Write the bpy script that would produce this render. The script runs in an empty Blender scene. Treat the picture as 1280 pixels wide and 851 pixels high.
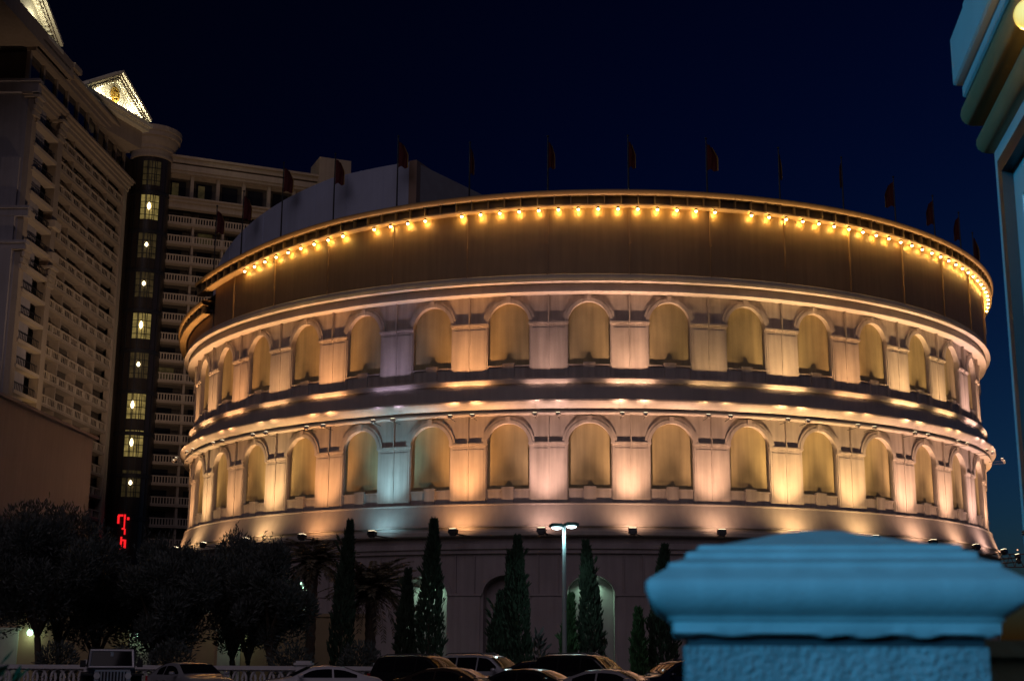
import bpy, math, random
from math import sin, cos, pi, radians as rad, sqrt, atan2
from mathutils import Vector, Matrix

random.seed(7)
S = bpy.context.scene
COL = S.collection

# ------------------------------------------------------------------ camera
cam_d = bpy.data.cameras.new("camera")
cam = bpy.data.objects.new("camera", cam_d)
COL.objects.link(cam)
cam_d.sensor_width = 36.0
cam_d.lens = 48.07
cam_d.clip_start = 0.1
cam_d.clip_end = 6000
cam_d.dof.use_dof = True
cam_d.dof.focus_distance = 100.0
cam_d.dof.aperture_fstop = 4.5
cam.matrix_world = (Matrix.Translation((0, 0, 2.3)) @ Matrix.Rotation(pi / 2 + 0.2222, 4, 'X')
                    @ Matrix.Rotation(0.006, 4, 'Z'))
S.camera = cam

# ------------------------------------------------------------------ sky, faint city glow, exposure
W = bpy.data.worlds.new("World")
S.world = W
W.use_nodes = True
nt = W.node_tree
bg = nt.nodes["Background"]
sky = nt.nodes.new("ShaderNodeTexSky")
sky.sky_type = 'NISHITA'
sky.sun_disc = False
sky.sun_elevation = rad(-6.0)
sky.sun_rotation = rad(62)
sky.air_density = 1.0
sky.dust_density = 0.3
sky.ozone_density = 4.0
tint = nt.nodes.new("ShaderNodeMix")
tint.data_type = 'RGBA'
tint.blend_type = 'MULTIPLY'
tint.inputs[0].default_value = 1.0
tint.inputs[7].default_value = (18.0, 36.0, 27.0, 1)
nt.links.new(sky.outputs[0], tint.inputs[6])
nt.links.new(tint.outputs[2], bg.inputs[0])
SKY_STRENGTH = 0.105
bg.inputs[1].default_value = SKY_STRENGTH

sun_d = bpy.data.lights.new("night_glow_sun", 'SUN')
sun_d.energy = 0.23
sun_d.angle = rad(50)
sun_d.color = (0.95, 0.78, 0.92)
sun = bpy.data.objects.new("night_glow_sun", sun_d)
COL.objects.link(sun)
sun.rotation_euler = (rad(52), 0, rad(-10))

S.view_settings.view_transform = 'Standard'
S.view_settings.look = 'None'
S.view_settings.exposure = 0.0
S.view_settings.gamma = 1.0
S.render.engine = 'CYCLES'
S.cycles.max_bounces = 5
S.cycles.diffuse_bounces = 2
S.cycles.glossy_bounces = 3
S.cycles.use_denoising = True
S.cycles.sample_clamp_indirect = 4.0


def lamp(name, kind, loc, energy, color, aim=None, size=None, blend=None, radius=0.1, parent=None):
    d = bpy.data.lights.new(name, kind)
    d.energy = energy
    d.color = color
    d.shadow_soft_size = radius
    if kind == 'SPOT':
        d.spot_size = size
        d.spot_blend = blend
    o = bpy.data.objects.new(name, d)
    COL.objects.link(o)
    o.location = loc
    if aim is not None:
        o.rotation_euler = (Vector(aim) - Vector(loc)).to_track_quat('-Z', 'Y').to_euler()
    o.parent = parent
    return o


# ------------------------------------------------------------------ materials
MATS = {}


def mat(name, col, rough=0.8, var=0.12, scale=1.2, bump=0.0, bscale=12.0, metal=0.0, coat=0.0,
        streak=0.0, sscale=1.0, emit=None, estr=0.0, spec=0.5, alpha=1.0, sheen=0.0, trans=0.0):
    m = bpy.data.materials.new(name)
    m.use_nodes = True
    t = m.node_tree
    b = t.nodes["Principled BSDF"]
    b.inputs["Roughness"].default_value = rough
    b.inputs["Metallic"].default_value = metal
    b.inputs["Coat Weight"].default_value = coat
    b.inputs["Coat Roughness"].default_value = 0.04
    b.inputs["Specular IOR Level"].default_value = spec
    tc = t.nodes.new("ShaderNodeTexCoord")
    src = tc.outputs["Object"]
    n = t.nodes.new("ShaderNodeTexNoise")
    n.inputs["Scale"].default_value = scale
    n.inputs["Detail"].default_value = 6
    n.inputs["Roughness"].default_value = 0.6
    t.links.new(src, n.inputs["Vector"])
    ramp = t.nodes.new("ShaderNodeMapRange")
    ramp.inputs[1].default_value = 0.25
    ramp.inputs[2].default_value = 0.75
    ramp.inputs[3].default_value = 1 - var
    ramp.inputs[4].default_value = 1 + var
    t.links.new(n.outputs[0], ramp.inputs[0])
    fac = ramp.outputs[0]
    if streak > 0:                       # rain streaks: noise stretched along the height
        mp = t.nodes.new("ShaderNodeMapping")
        mp.inputs["Scale"].default_value = (1.6 * sscale, 1.6 * sscale, 0.12 * sscale)
        t.links.new(src, mp.inputs["Vector"])
        n2 = t.nodes.new("ShaderNodeTexNoise")
        n2.inputs["Scale"].default_value = 1.5
        n2.inputs["Detail"].default_value = 5
        t.links.new(mp.outputs[0], n2.inputs["Vector"])
        r2 = t.nodes.new("ShaderNodeMapRange")
        r2.inputs[1].default_value = 0.3
        r2.inputs[2].default_value = 0.7
        r2.inputs[3].default_value = 1 - streak
        r2.inputs[4].default_value = 1.0 + streak * 0.4
        t.links.new(n2.outputs[0], r2.inputs[0])
        mm = t.nodes.new("ShaderNodeMath")
        mm.operation = 'MULTIPLY'
        t.links.new(fac, mm.inputs[0])
        t.links.new(r2.outputs[0], mm.inputs[1])
        fac = mm.outputs[0]
    mx = t.nodes.new("ShaderNodeVectorMath")
    mx.operation = 'SCALE'
    mx.inputs[0].default_value = col
    t.links.new(fac, mx.inputs["Scale"])
    t.links.new(mx.outputs[0], b.inputs["Base Color"])
    if bump > 0:
        nb = t.nodes.new("ShaderNodeTexNoise")
        nb.inputs["Scale"].default_value = bscale
        nb.inputs["Detail"].default_value = 5
        t.links.new(src, nb.inputs["Vector"])
        bp = t.nodes.new("ShaderNodeBump")
        bp.inputs["Strength"].default_value = bump
        bp.inputs["Distance"].default_value = 0.05
        t.links.new(nb.outputs[0], bp.inputs["Height"])
        t.links.new(bp.outputs[0], b.inputs["Normal"])
    if emit and var > .2:               # blinds and curtains: the glow varies with the folds
        me_ = t.nodes.new("ShaderNodeVectorMath")
        me_.operation = 'SCALE'
        me_.inputs[0].default_value = emit
        t.links.new(fac, me_.inputs["Scale"])
        t.links.new(me_.outputs[0], b.inputs["Emission Color"])
        b.inputs["Emission Strength"].default_value = estr
    elif emit:
        b.inputs["Emission Color"].default_value = (*emit, 1)
        b.inputs["Emission Strength"].default_value = estr
    if trans:
        b.inputs["Transmission Weight"].default_value = trans
    MATS[name] = m
    return m


STONE = mat("facade_stucco", (0.42, 0.36, 0.33), 0.62, 0.14, 0.5, 0.08, 6, streak=0.26)
STONE_B = mat("facade_band_stucco", (0.40, 0.35, 0.33), 0.45, 0.08, 0.4, 0.04, 5, streak=0.10)
NICHE = mat("niche_ochre_stucco", (0.37, 0.295, 0.16), 0.75, 0.18, 0.45, 0.06, 6, streak=0.25)
ATTIC = mat("attic_brown_panel", (0.33, 0.205, 0.105), 0.55, 0.10, 0.35, 0.03, 4, streak=0.16)
RIM = mat("rim_bronze", (0.30, 0.20, 0.09), 0.5, 0.12, 1.0)
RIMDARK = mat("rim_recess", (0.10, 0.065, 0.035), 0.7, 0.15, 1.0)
GROUNDWALL = mat("base_wall_stucco", (0.36, 0.31, 0.32), 0.8, 0.10, 0.5, 0.05, 5, streak=0.15)
ROOFWALL = mat("roof_metal_pale", (0.46, 0.50, 0.66), 0.6, 0.06, 0.5, streak=0.06)
BROWNP = mat("brown_pier", (0.30, 0.20, 0.15), 0.7)
DARKM = mat("dark_metal", (0.035, 0.035, 0.04), 0.45, metal=0.4)
LENS = mat("flood_lens", (0.8, 0.7, 0.5), 0.3, emit=(1.0, 0.8, 0.5), estr=5.0)
BULB = mat("rim_bulb", (0.9, 0.7, 0.3), 0.3, emit=(1.0, 0.70, 0.26), estr=30.0)
SHADE = mat("amber_diffuser", (0.8, 0.5, 0.1), 0.4, emit=(1.0, 0.50, 0.045), estr=0.8)
FLAG = mat("dark_red_cloth", (0.085, 0.010, 0.010), 0.85)
FLAGG = mat("gold_fringe", (0.55, 0.36, 0.10), 0.7)
POLE = mat("flagpole_metal", (0.05, 0.05, 0.055), 0.4, metal=0.5)
HSTONE = mat("hotel_stucco", (0.36, 0.29, 0.23), 0.8, 0.10, 0.35, 0.05, 4, streak=0.12)
HPALE = mat("hotel_balustrade_paint", (0.46, 0.38, 0.30), 0.7, 0.10, 0.5)
HBLANK = mat("hotel_end_wall", (0.30, 0.28, 0.31), 0.85, 0.12, 0.3, streak=0.12)
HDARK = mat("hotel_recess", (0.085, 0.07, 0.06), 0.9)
HGLASS = mat("hotel_dark_glass", (0.02, 0.02, 0.025), 0.08, 0.1, spec=0.6)
HROOF = mat("hotel_roof", (0.10, 0.10, 0.12), 0.8)
SHAFT = mat("shaft_dark_panel", (0.035, 0.028, 0.025), 0.3)
WHITEP = mat("pediment_white", (0.75, 0.70, 0.55), 0.6, 0.05)
GOLD = mat("gold_relief", (0.6, 0.38, 0.08), 0.35, metal=0.6)
LITWIN = mat("lit_window_blind", (0.3, 0.25, 0.1), 0.7, 0.75, 0.9, emit=(1.0, 0.76, 0.22), estr=0.14)
DIMWIN = mat("dim_window_blind", (0.10, 0.08, 0.045), 0.7, 0.7, 0.9, emit=(1.0, 0.75, 0.25), estr=0.014)
CHAND = mat("chandelier_glow", (1, 0.9, 0.6), 0.4, emit=(1.0, 0.82, 0.48), estr=5.0)
REDNEON = mat("red_neon", (0.8, 0.05, 0.03), 0.4, emit=(1.0, 0.015, 0.02), estr=1.0)
MAUVE = mat("mauve_render", (0.23, 0.205, 0.29), 0.85, 0.07, 0.4, streak=0.08)
BLUEW = mat("white_painted_stucco", (0.31, 0.31, 0.31), 0.75, 0.18, 5.0, 0.7, 75, streak=0.40, sscale=9)
CORNW = mat("corner_white_paint", (0.74, 0.74, 0.73), 0.6, 0.05, 2.0, 0.10, 25)
CAPM = mat("white_cast_stone", (0.33, 0.33, 0.325), 0.7, 0.10, 7.0, 0.06, 80, streak=0.12, sscale=7)
CORNM = mat("corner_roll_lamplit", (0.36, 0.26, 0.13), 0.65, 0.08, 1.5, 0.08, 20)  # the globe lamp's gold light is put into the rolls' colour
UNLITW = mat("unlit_wall", (0.10, 0.10, 0.055), 0.85, 0.12, 2.0, 0.2, 25)  # shade of the unlit wall is put into this dark colour
ASPH = mat("asphalt", (0.05, 0.05, 0.052), 0.85, 0.25, 0.6, 0.2, 30)
LINEP = mat("line_paint", (0.7, 0.7, 0.66), 0.7, 0.2, 3)
SOIL = mat("soil_and_terrain", (0.07, 0.06, 0.045), 0.95, 0.3, 0.1)
KERB = mat("kerb_concrete", (0.35, 0.33, 0.31), 0.85)
BALM = mat("white_concrete", (0.62, 0.60, 0.62), 0.8, 0.08, 1.5)
LEAF_O = mat("olive_leaf", (0.080, 0.092, 0.086), 0.7, 0.35, 0.9)
LEAF_C = mat("cypress_leaf", (0.025, 0.048, 0.026), 0.8, 0.4, 1.2)
LEAF_G = mat("young_cypress_leaf", (0.035, 0.090, 0.030), 0.8, 0.4, 1.2)
LEAF_P = mat("palm_leaf", (0.14, 0.115, 0.075), 0.7, 0.3, 1.0)
LEAF_B = mat("bush_leaf", (0.012, 0.030, 0.006), 0.7, 0.4, 3.0)
BARK = mat("bark", (0.10, 0.075, 0.055), 0.95, 0.3, 4, 0.6, 12)
LAMPM = mat("lamp_post_paint", (0.35, 0.38, 0.38), 0.5, 0.05)
LAMPH = mat("lamp_head_paint", (0.05, 0.09, 0.09), 0.5)
LAMPL = mat("lamp_lens", (0.9, 1, 1), 0.3, emit=(0.75, 0.95, 1.0), estr=14.0)
GREENL = mat("niche_lamp_lens", (0.8, 1, 0.85), 0.3, emit=(0.55, 1.0, 0.72), estr=5.0)
GLOBE = mat("globe_glass", (0.9, 0.8, 0.4), 0.3, emit=(1.0, 0.72, 0.12), estr=0.85)
GLASS = mat("car_glass", (0.008, 0.008, 0.010), 0.03, 0.02, spec=0.3)
TYRE = mat("tyre_rubber", (0.02, 0.02, 0.02), 0.9)
CHROME = mat("alloy", (0.55, 0.55, 0.58), 0.25, metal=0.9)
HEADL = mat("headlight_lens", (0.6, 0.6, 0.62), 0.08, coat=1.0)
TAILL = mat("taillight_lens", (0.45, 0.02, 0.02), 0.15, coat=1.0)
WHITECAR = mat("white_car_paint", (0.62, 0.60, 0.64), 0.35, 0.02, coat=1.0)
GREYCAR = mat("grey_car_paint", (0.30, 0.29, 0.31), 0.35, 0.02, coat=1.0)
SILVER = mat("silver_car_paint", (0.42, 0.42, 0.46), 0.3, 0.02, coat=1.0, metal=0.3)
BLACKCAR = mat("black_car_paint", (0.012, 0.012, 0.014), 0.35, 0.02, coat=0.7, spec=0.15)
NAVYCAR = mat("navy_car_paint", (0.010, 0.013, 0.030), 0.35, 0.02, coat=0.7, spec=0.15)
BROWNCAR = mat("dark_brown_car_paint", (0.030, 0.020, 0.016), 0.35, 0.02, coat=0.7, spec=0.15)
CLOTHTOP = mat("black_canvas", (0.02, 0.02, 0.022), 0.9)
WARMDOT = mat("distant_lamp", (1, 0.6, 0.3), 0.4, emit=(1.0, 0.45, 0.25), estr=1.5)
STEEL = mat("distant_steel", (0.18, 0.10, 0.09), 0.7)


# ------------------------------------------------------------------ mesh builder
class MB:
    def __init__(self):
        self.v = []
        self.f = []

    def add(self, vs, fs):
        o = len(self.v)
        self.v += [tuple(p) for p in vs]
        self.f += [tuple(i + o for i in q) for q in fs]
        return self

    def box(self, c, s, rz=0.0, R=None):
        cx, cy, cz = c
        hx, hy, hz = s[0] / 2, s[1] / 2, s[2] / 2
        pts = []
        for dx, dy, dz in ((-1, -1, -1), (1, -1, -1), (1, 1, -1), (-1, 1, -1), (-1, -1, 1), (1, -1, 1), (1, 1, 1), (-1, 1, 1)):
            p = Vector((dx * hx, dy * hy, dz * hz))
            if R is not None:
                p = R @ p
            elif rz:
                p = Matrix.Rotation(rz, 3, 'Z') @ p
            pts.append((cx + p.x, cy + p.y, cz + p.z))
        return self.add(pts, BOXF)

    def fbox(self, fr, u, n, z, su, sn, sz):
        """box in a wing frame: fr = (origin, u-dir, n-dir); (u, n, z) centre"""
        o, U, N = fr
        pts = []
        for du, dn, dz in ((-1, -1, -1), (1, -1, -1), (1, 1, -1), (-1, 1, -1), (-1, -1, 1), (1, -1, 1), (1, 1, 1), (-1, 1, 1)):
            p = o + U * (u + du * su / 2) + N * (n + dn * sn / 2)
            pts.append((p.x, p.y, z + dz * sz / 2))
        return self.add(pts, BOXF)

    def tube(self, p0, p1, r0, r1=None, n=8, caps=True):
        r1 = r0 if r1 is None else r1
        p0, p1 = Vector(p0), Vector(p1)
        q = (p1 - p0).to_track_quat('Z', 'Y')
        vs = []
        for p, r in ((p0, r0), (p1, r1)):
            for i in range(n):
                a = 2 * pi * i / n
                vs.append(p + q @ Vector((r * cos(a), r * sin(a), 0)))
        fs = [(i, (i + 1) % n, n + (i + 1) % n, n + i) for i in range(n)]
        if caps:
            fs += [tuple(range(n - 1, -1, -1)), tuple(range(n, 2 * n))]
        return self.add(vs, fs)

    def path(self, pts, r, n=8):
        pts = [Vector(p) for p in pts]
        k = len(pts)
        rs = r if isinstance(r, (list, tuple)) else [r] * k
        vs = []
        for i, p in enumerate(pts):
            d = (pts[min(i + 1, k - 1)] - pts[max(i - 1, 0)])
            q = d.to_track_quat('Z', 'Y')
            for j in range(n):
                a = 2 * pi * j / n
                vs.append(p + q @ Vector((rs[i] * cos(a), rs[i] * sin(a), 0)))
        fs = []
        for i in range(k - 1):
            for j in range(n):
                fs.append((i * n + j, i * n + (j + 1) % n, (i + 1) * n + (j + 1) % n, (i + 1) * n + j))
        fs += [tuple(range(n - 1, -1, -1)), tuple(range((k - 1) * n, k * n))]
        return self.add(vs, fs)

    def lathe(self, prof, c=(0, 0, 0), n=16):
        vs = []
        for r, z in prof:
            for j in range(n):
                a = 2 * pi * j / n
                vs.append((c[0] + r * cos(a), c[1] + r * sin(a), c[2] + z))
        fs = []
        for i in range(len(prof) - 1):
            for j in range(n):
                fs.append((i * n + j, i * n + (j + 1) % n, (i + 1) * n + (j + 1) % n, (i + 1) * n + j))
        return self.add(vs, fs)

    # -- arena-frame shapes: azimuth in degrees (0 faces the viewer), radius, height
    def sbox(self, a0, a1, R0, R1, z0, z1, n=1, dz=None):
        dz = dz or (lambda a: 0.0)
        vs, fs = [], []
        for i in range(n + 1):
            a = a0 + (a1 - a0) * i / n
            d = dz(a)
            vs += [P(a, R0, z0 + d), P(a, R1, z0 + d), P(a, R1, z1 + d), P(a, R0, z1 + d)]
        for i in range(n):
            o = 4 * i
            for k in range(4):
                fs.append((o + k, o + (k + 1) % 4, o + 4 + (k + 1) % 4, o + 4 + k))
        fs += [(3, 2, 1, 0), (4 * n, 4 * n + 1, 4 * n + 2, 4 * n + 3)]
        return self.add(vs, fs)

    def rev(self, prof, a0, a1, n, dz=None, caps=False):
        dz = dz or (lambda a: 0.0)
        k = len(prof)
        vs, fs = [], []
        for i in range(n + 1):
            a = a0 + (a1 - a0) * i / n
            d = dz(a)
            vs += [P(a, r, z + d) for r, z in prof]
        for i in range(n):
            for j in range(k - 1):
                fs.append((i * k + j, i * k + j + 1, (i + 1) * k + j + 1, (i + 1) * k + j))
        if caps:
            fs += [tuple(range(k - 1, -1, -1)), tuple(range(n * k, n * k + k))]
        return self.add(vs, fs)

    def mesh(self, name, m, sharp=32):
        me = bpy.data.meshes.new(name)
        me.from_pydata(self.v, [], self.f)
        me.update()
        for q in me.polygons:
            q.use_smooth = True
        me.set_sharp_from_angle(angle=rad(sharp))
        me.materials.append(m)
        return me

    def build(self, name, m, parent=None, loc=None, rz=0, sharp=32):
        o = bpy.data.objects.new(name, self.mesh(name, m, sharp))
        COL.objects.link(o)
        o.parent = parent
        if loc:
            o.location = loc
        o.rotation_euler.z = rz
        return o


BOXF = [(3, 2, 1, 0), (4, 5, 6, 7), (0, 1, 5, 4), (1, 2, 6, 5), (2, 3, 7, 6), (3, 0, 4, 7)]


def P(a, R, z):
    a = rad(a)
    return (R * sin(a), -R * cos(a), z)


def tag(o, label=None, cat=None, group=None, kind=None):
    if label:
        o["label"] = label
    if cat:
        o["category"] = cat
    if group:
        o["group"] = group
    if kind:
        o["kind"] = kind
    return o


def empty(name, loc, rz=0.0):
    o = bpy.data.objects.new(name, None)
    o.empty_display_size = 0.3
    COL.objects.link(o)
    o.location = loc
    o.rotation_euler.z = rz
    return o


# ------------------------------------------------------------------ ground, parking and planting strip
g = MB()
N = 24
for i in range(N):
    for j in range(N):
        x0 = -3000 + 6000 * i / N
        y0 = -1500 + 6000 * j / N
        g.add([(x0, y0, 0), (x0 + 6000 / N, y0, 0), (x0 + 6000 / N, y0 + 6000 / N, 0), (x0, y0 + 6000 / N, 0)], [(0, 1, 2, 3)])
tag(g.build("ground", SOIL), kind="structure")
tag(MB().box((0, 33, 0), (140, 56, .6)).build("parking_lot", ASPH), kind="structure")
ml = MB()
for k in range(-12, 14):
    for (ya, yb) in ((47.6, 53.2), (54.2, 59.8)):
        x = k * 2.75 - 1
        ml.add([(x, ya, .304), (x + .1, ya, .304), (x + .1, yb, .304), (x, yb, .304)], [(0, 1, 2, 3)])
tag(ml.build("parking_markings", LINEP), kind="structure")
tag(MB().box((0, 61.2, .21), (140, .3, .42)).build("kerb", KERB), kind="structure")
tag(MB().add([(-70, 61.36, .01), (70, 61.36, .01), (70, 97, .01), (-70, 97, .01)], [(0, 1, 2, 3)]).build("planting_bed", SOIL), kind="structure")

# ------------------------------------------------------------------ the round arena
CX, CY = 7.18, 138.3
AR = empty("round_arena", (CX, CY, 0))
tag(AR, "round arena with two tiers of floodlit arches under a lamp lit brown attic", "arena")
A0, A1 = -95.0, 95.0
ARCH0 = -2.1
BAYS = range(-8, 9)
NSEG = 190


def arch_w(a_c, R, w, zs, rise, k=26):
    """opening curve: list of (azimuth, z) from left to right"""
    out = []
    for i in range(k + 1):
        t = pi - pi * i / k
        out.append((a_c + math.degrees(w * cos(t) / R), zs + rise * sin(t)))
    return out


def tier_wall(name, R, depth, z0, z1, w, zs, rise, sill, m):
    b = MB()
    for i in BAYS:
        ac = ARCH0 + 9 * i
        cur = arch_w(ac, R, w, zs, rise)
        l, r = ac - 4.5, ac + 4.5
        for (x0, x1) in ((l, cur[0][0]), (cur[-1][0], r)):
            for s in range(2):
                u0 = x0 + (x1 - x0) * s / 2
                u1 = x0 + (x1 - x0) * (s + 1) / 2
                b.add([P(u0, R, z0), P(u1, R, z0), P(u1, R, z1), P(u0, R, z1)], [(0, 1, 2, 3)])
        for (p, q) in zip(cur[:-1], cur[1:]):
            b.add([P(p[0], R, p[1]), P(q[0], R, q[1]), P(q[0], R, z1), P(p[0], R, z1)], [(0, 1, 2, 3)])
            if sill > z0:
                b.add([P(p[0], R, z0), P(q[0], R, z0), P(q[0], R, sill), P(p[0], R, sill)], [(0, 1, 2, 3)])
            b.add([P(p[0], R, p[1]), P(q[0], R, q[1]), P(q[0], R - depth, q[1]), P(p[0], R - depth, p[1])], [(0, 1, 2, 3)])
        for e in (cur[0], cur[-1]):
            b.add([P(e[0], R, sill), P(e[0], R, zs), P(e[0], R - depth, zs), P(e[0], R - depth, sill)], [(0, 1, 2, 3)])
        b.add([P(cur[0][0], R, sill), P(cur[-1][0], R, sill), P(cur[-1][0], R - depth, sill), P(cur[0][0], R - depth, sill)], [(0, 1, 2, 3)])
    # plain wall on past the last bays
    for (x0, x1) in ((A0, ARCH0 + 9 * BAYS[0] - 4.5), (ARCH0 + 9 * BAYS[-1] + 4.5, A1)):
        b.rev([(R, z0), (R, z1)], x0, x1, 12)
    return b.build(name, m, AR, sharp=20)


def niche_panel(ac, R, w, zs, rise, sill, m, name="arch_panel"):
    b = MB()
    cur = arch_w(ac, R, w + .02, zs, rise + .02)
    for (p, q) in zip(cur[:-1], cur[1:]):
        b.add([P(p[0], R, sill), P(q[0], R, sill), P(q[0], R, q[1]), P(p[0], R, p[1])], [(0, 1, 2, 3)])
    return b.build(name, m, AR)


def archivolt(ac, R, w, zs, rise, t, out, m, key=True):
    b = MB()
    k = 26
    rings = [(0.0, -.01), (0.0, out), (t * .55, out), (t * .6, out * .75), (t, out * .75), (t, -.01)]
    vs, fs = [], []
    for i in range(k + 1):
        th = pi - pi * i / k
        for (dt, o) in rings:
            RR = R + o
            vs.append(P(ac + math.degrees((w + dt) * cos(th) / R), RR, zs + (rise + dt) * sin(th)))
    n = len(rings)
    for i in range(k):
        for j in range(n - 1):
            fs.append((i * n + j, i * n + j + 1, (i + 1) * n + j + 1, (i + 1) * n + j))
    fs += [tuple(range(n)), tuple(range(k * n, k * n + n))]
    b.add(vs, fs)
    if key:
        h = math.degrees(.16 / R)
        b.sbox(ac - h, ac + h, R - .01, R + out + .07, zs + rise - .02, zs + rise + t + .05)
    return b.build("archivolt", m, AR)


def pilaster(ap, R, z0, zc, ztop, half, m, pr):
    """two raised panels with a joint between them, a capital slab, and a joint rib up to the cornice"""
    b = MB()
    gap = math.degrees(.045 / R)
    h = math.degrees(half / R)
    e = math.degrees(.16 / R)
    b.sbox(ap - h, ap - gap, R - .02, R + .06, z0 + .12, zc - .02, 2)
    b.sbox(ap + gap, ap + h, R - .02, R + .06, z0 + .12, zc - .02, 2)
    b.sbox(ap - h + e, ap - gap - .03, R + .03, R + .085, z0 + .30, zc - .22, 2)
    b.sbox(ap + gap + .03, ap + h - e, R + .03, R + .085, z0 + .30, zc - .22, 2)
    b.sbox(ap - h - .06, ap + h + .06, R - .02, R + .10, z0, z0 + .12, 2)
    o = b.build("pilaster", m, AR)
    c = MB()
    c.sbox(ap - h - .10, ap + h + .10, R - .02, R + .6 * pr, zc, zc + .10, 3)
    c.sbox(ap - h - .20, ap + h + .20, R - .02, R + pr, zc + .10, zc + .24, 3)
    c.build("capital", m, o)
    s = MB()
    s.sbox(ap - gap * .9, ap + gap * .9, R - .02, R + .11, z0 + .12, zc - .01)
    s.sbox(ap - gap * .9, ap + gap * .9, R - .02, R + pr + .05, zc + .01, ztop)
    s.build("joint_rib", m, o)
    return o


def sill_block(ac, R, w, z0, z1, m):
    b = MB()
    h = math.degrees(w / R)
    k = math.degrees(.42 / R)
    b.sbox(ac - h + .02, ac - k, R - .22, R, z0, z1 - .14, 2)
    b.sbox(ac + k, ac + h - .02, R - .22, R, z0, z1 - .14, 2)
    b.sbox(ac - h + .02, ac - k, R - .22, R + .07, z1 - .14, z1 - .02, 2)
    b.sbox(ac + k, ac + h - .02, R - .22, R + .07, z1 - .14, z1 - .02, 2)
    b.sbox(ac - k, ac + k, R - .22, R + .14, z0, z1, 2)
    b.sbox(ac - k - .05, ac + k + .05, R - .22, R + .20, z1, z1 + .12, 2)
    return b.build("sill_pedestal", m, AR)


# ground storey
tier_wall("base_wall", 38.95, 0.9, 0.0, 10.35, 1.68, 6.25, 1.30, 0.4, GROUNDWALL)
for i in BAYS:
    ac = ARCH0 + 9 * i
    niche_panel(ac, 38.06, 1.68, 6.25, 1.30, 0.4, GROUNDWALL, "ground_niche")
    archivolt(ac, 38.95, 1.68, 6.25, 1.30, .34, .12, GROUNDWALL, key=False)
for i in range(-8, 9):
    b = MB()
    ap = ARCH0 + 4.5 + 9 * i
    b.sbox(ap - 1.7, ap + 1.7, 38.94, 39.05, 0, 6.05, 3)
    b.sbox(ap - 1.9, ap + 1.9, 38.94, 39.12, 6.08, 6.25, 3)
    for s in (-1.05, 1.05):
        b.sbox(ap + s - .06, ap + s + .06, 38.94, 39.09, 6.24, 9.0)
    b.build("base_pilaster", GROUNDWALL, AR)
b = MB()
b.rev([(38.94, 9.05), (39.15, 9.1), (39.15, 9.35), (39.28, 9.42), (39.28, 9.75), (38.94, 9.85)], A0, A1, NSEG)
b.build("string_course", GROUNDWALL, AR)
# ledge and skirt
b = MB()
b.rev([(38.94, 10.26), (39.46, 10.32), (39.52, 10.38), (39.52, 10.62), (39.46, 10.70), (39.42, 10.74), (39.42, 10.93),
       (39.58, 10.97), (39.60, 11.03), (39.56, 11.10), (39.42, 11.12), (39.30, 11.5), (38.93, 12.60), (38.96, 12.64),
       (38.96, 12.72), (38.58, 12.74)], A0, A1, NSEG)
b.build("skirt_band", STONE_B, AR, sharp=25)
# lower tier
tier_wall("lower_tier_wall", 38.60, 0.27, 12.70, 19.32, 1.60, 17.05, 1.62, 12.74, STONE)
# lower cornice and frieze
b = MB()
b.rev([(38.58, 19.26), (39.30, 19.26), (39.33, 19.30), (39.33, 19.40), (39.16, 19.44), (39.18, 19.52), (39.28, 19.62),
       (39.42, 19.74), (39.58, 19.90), (39.70, 20.05), (39.74, 20.12), (39.74, 20.22), (39.64, 20.27), (38.92, 20.30),
       (38.90, 21.56), (39.06, 21.58), (39.09, 21.61), (39.12, 21.70), (39.12, 21.88), (39.08, 21.95),
       (39.00, 21.99), (38.60, 22.02)], A0, A1, NSEG)
b.build("lower_cornice", STONE_B, AR, sharp=25)
tier_wall("upper_tier_wall", 38.60, 0.27, 21.95, 28.52, 1.58, 26.15, 1.72, 22.02, STONE)
# upper cornice
b = MB()
b.rev([(38.58, 28.42), (39.42, 28.42), (39.47, 28.46), (39.47, 28.60), (39.30, 28.64), (39.30, 28.74), (39.32, 29.08),
       (39.36, 29.12), (39.81, 29.14), (39.84, 29.16), (39.84, 29.23), (39.80, 29.27), (39.72, 29.36), (39.66, 29.50),
       (39.66, 29.70), (39.60, 29.78), (39.0, 29.80)], A0, A1, NSEG)
b.build("upper_cornice", STONE_B, AR, sharp=25)
for i in BAYS:
    ac = ARCH0 + 9 * i
    niche_panel(ac, 38.34, 1.60, 17.05, 1.62, 12.74, NICHE)
    niche_panel(ac, 38.34, 1.58, 26.15, 1.72, 22.02, NICHE)
    archivolt(ac, 38.60, 1.60, 17.05, 1.62, .44, .16, STONE)
    archivolt(ac, 38.60, 1.58, 26.15, 1.72, .44, .16, STONE)
    sill_block(ac, 38.50, 1.60, 12.74, 13.85, STONE)
    sill_block(ac, 38.50, 1.58, 22.02, 23.1, STONE)
for i in range(-9, 9):
    ap = ARCH0 + 4.5 + 9 * i
    pilaster(ap, 38.60, 12.74, 17.0, 19.26, 1.36, STONE, .15)
    pilaster(ap, 38.60, 22.02, 26.1, 28.42, 1.36, STONE, .20)


# attic: the rim dips towards its left end
def dz(a):
    pts = [(-90, -2.1), (-57, -1.6), (-48, -1.28), (-40, -.85), (-31, -.46), (-20, -.20), (-8, -.02), (6, .08), (30, .13), (50, 0), (75, -.1), (95, -.1)]
    for (a0, z0), (a1, z1) in zip(pts[:-1], pts[1:]):
        if a0 <= a <= a1:
            return z0 + (z1 - z0) * (a - a0) / (a1 - a0)
    return 0.0


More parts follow.
